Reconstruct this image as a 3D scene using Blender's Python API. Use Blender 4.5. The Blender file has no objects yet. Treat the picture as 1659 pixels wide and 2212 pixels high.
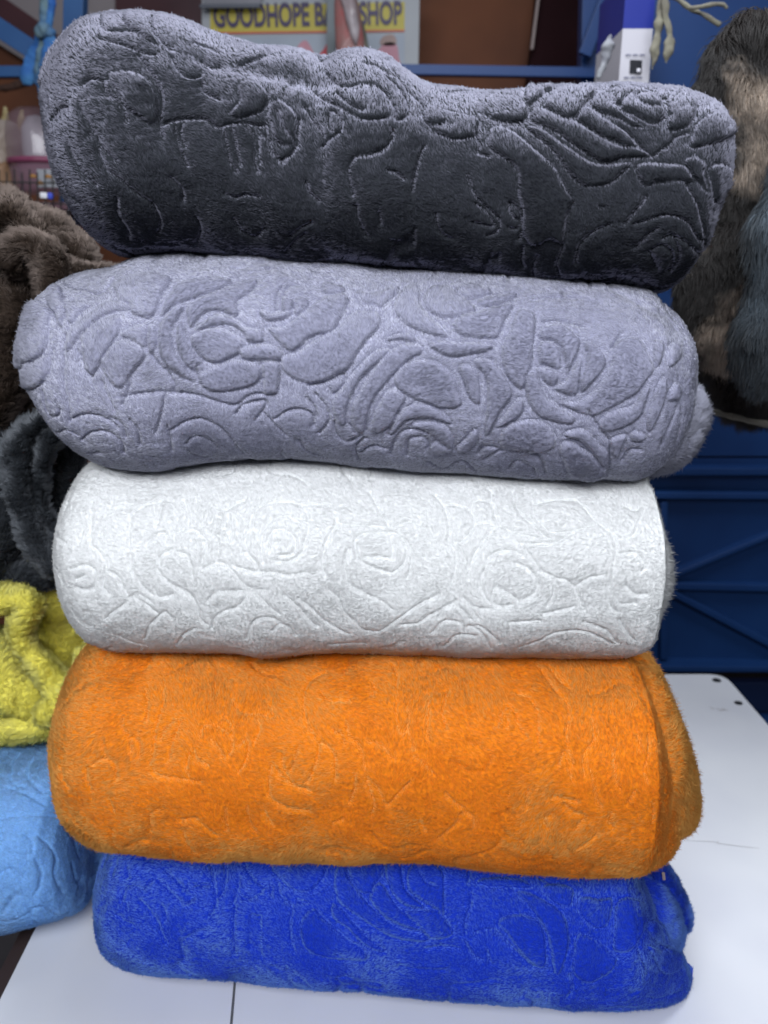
import bpy, bmesh, math, random
import numpy as np
from mathutils import Vector, Matrix

# ------------------------------------------------------------------ camera, world, lights
sc = bpy.context.scene
col = sc.collection
EYE = 0.864
PITCH = math.radians(17.6)
cam_d = bpy.data.cameras.new('camera')
cam = bpy.data.objects.new('camera', cam_d); col.objects.link(cam)
cam.location = (0, 0, EYE)
cam.rotation_euler = (math.radians(90) - PITCH, 0, 0)
cam_d.sensor_fit = 'VERTICAL'; cam_d.sensor_height = 36.0
cam_d.lens = 36.0 * 1664 / 2212
cam_d.clip_start = 0.02; cam_d.clip_end = 60
cam_d.dof.use_dof = True; cam_d.dof.focus_distance = 0.74; cam_d.dof.aperture_fstop = 5.0
sc.camera = cam
w = bpy.data.worlds.new('World'); sc.world = w; w.use_nodes = True
w.node_tree.nodes['Background'].inputs[0].default_value = (0.80, 0.88, 1.0, 1)
w.node_tree.nodes['Background'].inputs[1].default_value = 0.13

def area(name, loc, target, sx, sy, power, colour):
    l = bpy.data.lights.new(name, 'AREA'); l.shape = 'RECTANGLE'; l.size = sx; l.size_y = sy
    l.energy = power; l.color = colour
    o = bpy.data.objects.new(name, l); col.objects.link(o); o.location = loc
    d = Vector(target) - Vector(loc); o.rotation_euler = d.to_track_quat('-Z', 'Y').to_euler()
    return o
area('ceiling_light', (0.30, 0.95, 2.3), (0.05, 0.8, 0.5), 1.2, 0.7, 38, (0.90, 0.94, 1.0))
area('shop_front_light', (-0.35, -1.0, 1.95), (0.0, 0.8, 0.45), 2.2, 0.8, 67, (0.92, 0.95, 1.0))
sc.view_settings.view_transform = 'Standard'; sc.view_settings.look = 'None'
sc.view_settings.exposure = 0.0; sc.view_settings.gamma = 1.0
sc.cycles.use_denoising = True
sc.cycles.max_bounces = 8; sc.cycles.diffuse_bounces = 4; sc.cycles.transmission_bounces = 8
sc.cycles.caustics_reflective = False; sc.cycles.caustics_refractive = False
sc.cycles_curves.shape = 'RIBBONS'; sc.cycles_curves.subdivisions = 2
FAST_HAIR = 1.0

# roll sections: x, centre y, centre z, half height (mm)
PROFILE = {
  1: """-320.5,830.3,984.3,0.5 -318.5,830.3,984.9,8.6 -316.5,830.2,985.4,16.7 -314.5,830.2,985.9,24.8 -312.2,830.2,986.0,32.9 -309.9,830.1,985.9,40.9 -307.4,830.0,985.6,48.9 -304.5,829.9,984.9,56.7 -301.1,829.7,984.0,64.3 -297.1,829.4,983.0,71.7 -292.4,829.1,982.1,78.5 -286.8,828.7,980.6,84.7 -280.7,828.2,978.8,90.3 -273.0,827.5,977.1,95.6 -265.7,826.9,976.2,99.5 -257.9,826.2,975.6,102.5 -249.9,825.4,975.2,104.2 -241.6,824.6,975.2,104.8 -233.2,823.8,975.3,104.9 -224.9,822.9,975.3,104.8 -216.5,822.1,975.3,104.4 -208.2,821.3,975.2,103.7 -199.9,820.4,974.9,103.0 -191.6,819.6,974.2,102.0 -183.3,818.7,973.1,100.8 -175.0,817.9,972.0,99.6 -165.7,816.9,970.6,98.3 -157.4,816.1,969.3,97.3 -149.1,815.2,968.1,96.4 -140.8,814.4,967.0,95.7 -132.4,813.5,966.0,95.1 -124.1,812.7,964.9,94.7 -115.7,811.8,963.8,94.2 -107.4,811.0,962.6,93.8 -99.0,810.1,961.2,93.3 -90.7,809.3,960.0,93.0 -82.3,808.4,958.9,92.7 -74.0,807.6,957.4,92.1 -65.8,806.8,955.4,90.8 -56.7,805.8,952.9,89.0 -48.7,805.0,952.2,88.9 -40.6,804.2,953.0,90.5 -32.4,803.4,953.7,91.8 -24.1,802.5,953.9,92.6 -15.8,801.6,953.6,92.8 -7.4,800.8,952.7,92.4 0.9,799.9,951.3,91.6 9.1,799.1,949.4,90.3 17.3,798.2,947.2,88.6 25.5,797.4,945.0,86.8 33.6,796.6,943.0,85.2 43.0,795.6,941.3,84.1 51.3,794.7,940.4,83.7 59.6,793.9,939.5,83.5 68.0,793.0,938.7,83.2 76.4,792.2,937.8,82.8 84.7,791.3,937.0,82.5 93.1,790.4,936.2,82.2 101.4,789.6,935.4,81.9 109.8,788.7,934.9,82.0 118.1,787.8,934.7,82.4 126.5,786.9,934.5,82.9 134.8,786.0,934.4,83.4 143.2,785.1,934.2,83.9 152.5,784.1,934.0,84.5 160.9,783.2,933.7,84.9 169.2,782.3,933.4,85.3 177.6,781.4,933.1,85.8 185.9,780.5,932.7,86.2 194.3,779.6,932.1,86.5 202.7,778.7,931.5,86.7 211.0,777.8,930.8,87.0 219.4,776.9,930.0,87.3 227.7,776.0,929.1,87.5 236.1,775.1,928.1,87.7 244.4,774.2,927.1,87.8 252.7,773.3,926.4,87.3 261.7,772.4,926.7,85.3 269.0,771.6,928.6,81.6 275.5,771.0,931.8,76.5 281.3,770.5,935.5,70.5 286.3,770.0,939.7,63.9 290.4,769.7,944.2,56.7 293.9,769.4,948.4,49.1 297.0,769.2,951.9,41.4 299.9,769.0,954.7,33.5 302.5,768.9,956.0,25.6 304.9,768.8,956.2,17.6 307.2,768.7,956.2,9.5 309.7,768.7,956.1,0.5""",
  2: """-387.8,838.4,768.2,0.5 -384.1,838.4,770.3,11.4 -380.0,838.2,772.3,22.0 -374.8,838.0,773.7,32.2 -368.9,837.7,774.1,42.1 -362.4,837.4,773.7,51.5 -355.4,836.9,772.2,60.6 -348.0,836.4,770.3,69.3 -339.5,835.8,768.6,77.0 -330.5,835.1,766.9,84.0 -319.4,834.3,765.1,90.3 -308.8,833.4,763.6,94.8 -298.0,832.5,762.6,98.2 -286.8,831.5,762.2,100.6 -275.5,830.5,762.5,102.8 -264.2,829.4,764.0,105.0 -253.0,828.3,765.7,107.1 -241.7,827.2,767.4,109.2 -230.4,826.2,769.0,110.8 -219.0,825.1,770.3,110.6 -206.1,824.0,771.8,109.9 -194.7,822.9,773.0,109.1 -183.2,821.9,774.0,108.2 -171.8,820.9,775.0,107.2 -160.4,819.8,775.5,106.4 -148.9,818.8,775.5,105.8 -137.5,817.7,775.4,105.2 -126.0,816.7,775.3,104.6 -114.5,815.7,775.2,104.0 -103.1,814.6,774.9,103.4 -90.2,813.4,774.2,102.9 -78.7,812.3,773.5,102.5 -67.3,811.3,772.9,102.1 -55.8,810.2,772.1,101.9 -44.3,809.2,771.1,101.9 -32.9,808.1,770.1,102.0 -21.4,807.0,769.1,102.1 -9.9,806.0,768.2,102.2 1.5,804.9,767.4,102.3 13.0,803.8,766.7,102.3 25.9,802.6,765.8,102.4 37.4,801.5,765.2,102.3 48.8,800.4,764.7,102.1 60.3,799.3,764.2,101.8 71.8,798.2,763.7,101.6 83.2,797.2,763.1,101.4 94.7,796.1,762.4,101.4 106.2,795.0,761.8,101.3 117.6,793.9,761.1,101.2 129.1,792.8,760.4,101.0 142.0,791.5,759.7,100.6 153.5,790.4,759.1,100.3 164.9,789.3,758.4,100.0 176.4,788.2,757.8,99.5 187.9,787.1,757.2,99.0 199.3,786.0,756.5,98.5 210.8,784.9,755.8,97.9 222.2,783.8,754.9,97.2 233.6,782.6,754.0,96.5 244.7,781.5,752.8,94.5 255.7,780.3,750.1,88.3 265.1,779.4,748.8,81.7 274.0,778.5,750.1,74.6 281.5,778.0,751.3,66.1 287.4,777.6,752.1,56.4 292.0,777.3,753.4,45.9 295.9,777.1,755.1,35.1 299.1,777.0,756.6,24.2 301.9,776.9,757.8,13.0 305.0,776.8,759.2,0.5""",
  3: """-357.7,838.5,551.2,0.6 -357.4,838.5,552.1,12.1 -357.0,838.4,552.9,23.6 -356.1,838.4,553.8,35.1 -354.5,838.4,554.7,46.5 -351.9,838.3,555.5,57.7 -348.1,838.2,556.3,68.5 -343.0,838.0,557.1,78.8 -336.4,837.7,557.8,88.2 -328.3,837.3,558.4,96.2 -317.6,836.7,558.9,103.2 -306.9,836.0,559.2,107.5 -295.7,835.2,559.4,109.9 -284.3,834.2,559.5,110.7 -272.8,833.2,559.5,110.3 -261.3,832.1,559.5,109.6 -249.8,831.1,559.6,109.1 -238.3,830.2,560.1,109.2 -226.8,829.2,560.8,109.6 -215.3,828.3,561.5,110.0 -202.4,827.2,562.3,110.5 -190.9,826.3,563.2,111.2 -179.4,825.3,564.1,112.1 -167.9,824.4,564.9,113.0 -156.4,823.4,565.5,113.7 -144.9,822.4,565.4,114.4 -133.4,821.5,565.5,114.9 -121.9,820.5,566.2,114.6 -110.4,819.5,567.3,114.0 -99.0,818.5,568.4,113.0 -86.1,817.4,569.5,111.6 -74.6,816.5,569.8,110.7 -63.1,815.5,569.6,110.1 -51.6,814.5,569.4,109.5 -40.1,813.5,569.2,108.9 -28.6,812.5,569.0,108.3 -17.1,811.5,568.8,107.7 -5.6,810.5,568.5,107.2 5.9,809.5,568.1,106.8 17.4,808.5,567.7,106.5 30.3,807.4,567.3,106.1 41.8,806.4,567.0,105.8 53.3,805.4,566.9,105.5 64.9,804.4,566.9,105.3 76.4,803.4,566.8,105.0 87.9,802.3,566.7,104.7 99.4,801.3,566.5,104.4 110.9,800.3,566.4,104.0 122.4,799.3,566.2,103.6 133.9,798.3,566.0,103.3 146.9,797.1,565.8,103.2 158.4,796.1,565.7,103.0 169.9,795.1,565.5,102.9 181.4,794.0,565.4,102.8 192.9,793.0,565.4,102.7 204.4,792.0,565.4,102.5 215.9,790.9,565.4,102.4 227.5,789.9,565.9,102.3 239.0,788.8,566.7,102.2 250.5,787.8,568.5,101.9 261.9,786.7,571.8,99.5 266.5,786.3,567.9,90.6 269.2,786.2,561.3,79.5 272.0,786.0,555.6,68.3 275.4,785.8,556.0,57.3 279.3,785.6,559.5,46.5 282.7,785.5,562.0,35.5 285.4,785.4,563.1,24.3 288.0,785.3,564.1,13.1 291.0,785.3,565.2,0.5""",
  4: """-384.1,828.5,300.9,0.6 -383.7,828.5,304.3,13.4 -383.2,828.4,307.6,26.2 -382.3,828.4,310.8,39.0 -380.4,828.4,314.1,51.6 -377.5,828.3,317.2,64.1 -373.3,828.2,320.3,76.2 -367.7,828.1,323.2,87.6 -360.4,827.8,325.9,98.2 -351.6,827.4,328.2,107.3 -340.0,826.8,330.3,115.7 -328.4,826.1,331.7,121.1 -316.2,825.3,332.6,124.7 -303.6,824.2,333.1,126.7 -290.8,823.1,333.3,127.4 -278.0,822.0,333.4,127.4 -265.2,821.0,333.4,127.4 -252.4,820.0,333.4,127.3 -239.5,819.0,333.5,127.3 -226.7,818.0,333.7,127.5 -212.3,816.9,333.9,127.6 -199.5,815.9,334.0,127.8 -186.7,814.9,334.1,127.8 -173.9,813.9,334.1,127.6 -161.1,812.9,334.0,127.5 -148.2,811.9,334.0,127.4 -135.4,810.9,334.0,127.2 -122.6,809.8,334.4,127.2 -109.8,808.8,335.5,127.5 -97.0,807.8,336.7,127.8 -82.6,806.7,338.1,128.1 -69.8,805.6,339.4,128.5 -56.9,804.6,340.6,128.7 -44.1,803.6,341.2,128.8 -31.3,802.5,341.5,128.7 -18.5,801.5,341.8,128.7 -5.7,800.5,342.1,128.6 7.1,799.4,342.4,128.5 20.0,798.4,342.7,128.5 32.8,797.3,342.8,128.6 47.2,796.2,342.8,128.7 60.0,795.1,342.9,128.8 72.8,794.1,342.9,128.9 85.6,793.0,342.9,129.0 98.5,791.9,343.0,129.1 111.3,790.9,343.0,129.2 124.1,789.8,343.1,129.3 136.9,788.8,343.1,129.4 149.7,787.7,343.2,129.5 162.5,786.6,343.4,129.4 177.0,785.4,343.6,129.2 189.8,784.3,343.7,129.1 202.6,783.2,343.9,129.0 215.4,782.2,344.2,129.0 228.2,781.1,345.5,129.5 241.0,780.0,347.5,130.3 253.7,778.9,349.3,131.1 265.1,777.9,346.8,128.7 273.6,777.1,335.5,119.9 281.6,776.3,322.6,109.9 291.2,775.6,309.4,99.2 300.1,775.1,299.0,90.0 308.9,774.6,289.4,80.7 317.4,774.1,280.7,71.0 325.1,773.7,273.5,60.9 332.1,773.3,267.8,50.2 337.7,773.1,264.6,38.7 342.2,773.0,263.1,26.7 345.7,772.9,263.1,14.4 349.5,772.9,263.3,0.5""",
  5: """-368.2,836.8,34.0,0.6 -367.8,836.7,43.3,13.2 -367.2,836.7,52.6,25.8 -365.9,836.7,61.8,38.3 -363.3,836.7,70.7,50.6 -359.4,836.6,79.3,62.5 -353.7,836.4,87.4,73.7 -346.2,836.0,94.7,83.7 -336.8,835.5,100.7,92.0 -325.9,834.8,105.1,98.1 -312.5,833.7,108.2,102.4 -300.1,832.6,109.5,104.3 -287.5,831.5,109.9,105.2 -274.9,830.4,110.0,105.8 -262.3,829.2,110.1,106.3 -249.7,828.1,110.1,106.4 -237.1,826.9,110.0,106.4 -224.5,825.8,109.9,106.3 -211.9,824.7,109.9,106.3 -199.3,823.5,110.0,106.3 -185.1,822.2,110.0,106.3 -172.5,821.1,110.1,106.4 -159.9,819.9,110.0,106.6 -147.3,818.7,109.9,106.8 -134.7,817.6,109.8,107.1 -122.1,816.4,110.0,107.4 -109.5,815.3,110.5,107.8 -96.9,814.1,110.9,108.1 -84.3,812.9,111.4,108.5 -71.7,811.7,111.9,108.9 -57.6,810.4,112.4,109.3 -45.0,809.3,112.8,109.5 -32.4,808.1,113.2,109.5 -19.8,806.9,113.6,109.4 -7.2,805.7,114.0,109.3 5.4,804.5,114.3,109.2 18.1,803.3,114.7,109.1 30.7,802.1,115.1,109.0 43.3,800.9,115.3,108.9 55.9,799.7,115.3,108.8 70.0,798.4,115.3,108.8 82.6,797.1,115.3,108.7 95.2,795.9,115.3,108.6 107.9,794.7,115.3,108.5 120.5,793.5,115.4,108.5 133.1,792.3,115.6,108.4 145.7,791.0,115.8,108.4 158.3,789.8,116.0,108.4 170.9,788.6,116.2,108.3 183.5,787.4,116.4,108.3 197.7,786.0,116.6,108.2 210.3,784.7,116.9,107.9 222.8,783.5,117.1,107.5 235.4,782.2,117.4,107.1 248.0,781.0,117.7,106.7 260.6,779.8,118.0,106.2 273.1,778.5,117.5,105.4 284.3,777.5,110.8,100.9 294.7,776.5,99.6,93.8 305.0,775.6,88.2,86.5 316.6,774.5,75.3,78.4 326.9,773.6,63.8,71.1 337.2,772.7,52.5,63.8 347.4,772.0,41.4,56.5 357.7,771.2,30.4,49.2 367.7,770.5,19.5,41.5 377.1,769.9,8.5,33.2 385.5,769.5,-1.8,23.9 392.4,769.2,-8.6,13.4 398.1,769.0,-9.9,0.5""",
  'inner2': """267.2,774.9,711.6,48.6 271.4,774.5,712.5,48.5 275.6,774.1,713.4,48.2 280.3,773.6,714.3,47.7 284.3,773.3,715.0,46.9 288.3,772.9,715.6,45.8 292.6,772.5,716.2,44.0 296.2,772.2,716.7,42.0 299.7,771.9,717.3,39.7 303.4,771.6,718.0,36.7 306.5,771.3,718.7,33.9 309.8,771.1,719.6,30.6 312.5,770.9,720.4,27.4 315.1,770.7,721.1,24.1 317.8,770.5,721.8,20.3 320.0,770.3,722.4,16.7 322.0,770.2,723.1,13.0 324.0,770.1,723.9,8.8 325.6,770.0,724.6,4.9 327.4,769.9,725.4,0.5""",
  'inner4': """266.3,818.4,337.0,110.8 275.2,817.6,335.3,110.5 284.1,816.9,333.6,110.2 294.0,816.1,331.0,109.4 302.5,815.5,327.3,107.3 310.7,814.9,322.3,104.0 319.1,814.3,315.0,98.8 326.2,813.9,307.7,93.4 332.8,813.5,299.9,87.4 339.9,813.1,290.8,80.4 346.0,812.8,282.4,73.9 352.6,812.5,272.8,66.4 358.3,812.3,264.2,59.5 363.5,812.1,255.7,52.4 369.1,811.9,246.3,44.1 374.0,811.7,237.9,36.6 378.7,811.5,230.5,29.1 383.7,811.4,224.2,20.4 387.9,811.2,219.7,12.6 392.6,811.1,214.6,3.7""",
  'inner5': """308.4,776.6,100.0,48.9 313.3,776.3,100.2,48.8 318.3,775.9,100.5,48.7 323.8,775.4,100.7,48.6 328.7,775.1,100.9,48.4 333.6,774.7,100.8,48.1 339.1,774.3,100.3,47.3 343.8,773.9,99.3,46.2 348.3,773.6,97.4,44.4 353.0,773.3,94.2,41.8 356.9,773.1,90.6,38.8 360.9,772.9,86.1,35.1 364.4,772.8,82.0,31.6 367.7,772.6,78.1,28.0 371.1,772.5,74.2,23.6 373.8,772.3,71.6,19.6 376.1,772.3,69.9,15.3 378.4,772.2,69.1,10.3 380.2,772.2,68.8,5.7 382.2,772.1,68.7,0.5""",
  'lblue': """-669.3,900.0,91.9,124.8 -652.1,900.0,93.1,123.7 -634.9,900.0,94.3,122.5 -615.5,900.0,95.7,121.2 -598.3,900.0,96.9,120.0 -581.0,900.0,98.1,118.9 -561.7,900.0,100.0,117.0 -544.6,900.0,101.9,115.0 -527.5,900.0,103.9,113.0 -508.2,900.0,106.1,110.7 -491.0,900.0,108.4,108.6 -471.8,900.0,111.0,106.1 -454.9,900.0,112.2,103.0 -438.4,900.0,110.9,98.0 -422.9,900.0,101.3,87.1 -414.7,900.0,86.6,72.7 -410.6,900.0,71.1,56.1 -409.4,900.0,59.0,36.8 -411.5,900.0,56.0,19.7 -414.4,900.0,54.3,0.5""",
  'lblue_in': """-480.8,930.0,79.6,56.7 -476.4,930.0,77.4,54.8 -472.0,930.0,75.3,52.8 -467.0,930.0,72.8,50.6 -462.6,930.0,70.7,48.7 -458.2,930.0,68.5,46.7 -453.2,930.0,66.1,44.6 -448.8,930.0,64.0,42.6 -444.4,930.0,61.8,40.7 -439.4,930.0,59.5,38.4 -435.1,930.0,57.5,36.4 -430.3,930.0,55.5,33.9 -426.3,930.0,53.8,31.3 -422.8,930.0,52.2,28.3 -419.4,930.0,50.6,24.3 -417.2,930.0,49.5,20.3 -415.7,930.0,48.8,15.9 -414.9,930.0,48.4,10.7 -414.6,930.0,48.3,5.9 -414.3,930.0,48.2,0.5""",
  'white_in': """248.5,798.4,557.3,65.5 253.5,797.9,557.2,64.5 258.4,797.5,557.1,63.4 263.9,797.0,557.0,62.3 268.8,796.6,556.9,61.2 273.7,796.2,556.7,59.9 279.0,795.8,556.4,58.1 283.4,795.4,555.9,55.9 287.5,795.1,555.2,53.3 291.5,794.8,554.4,49.6 294.4,794.6,553.6,45.7 297.2,794.5,552.7,40.9 299.2,794.4,552.2,36.3 300.9,794.3,552.1,31.6 302.5,794.2,552.6,26.2 303.7,794.2,553.2,21.3 304.9,794.2,553.9,16.4 306.2,794.2,554.8,10.9 307.4,794.1,555.5,6.0 308.7,794.1,556.4,0.5""",
}
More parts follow.
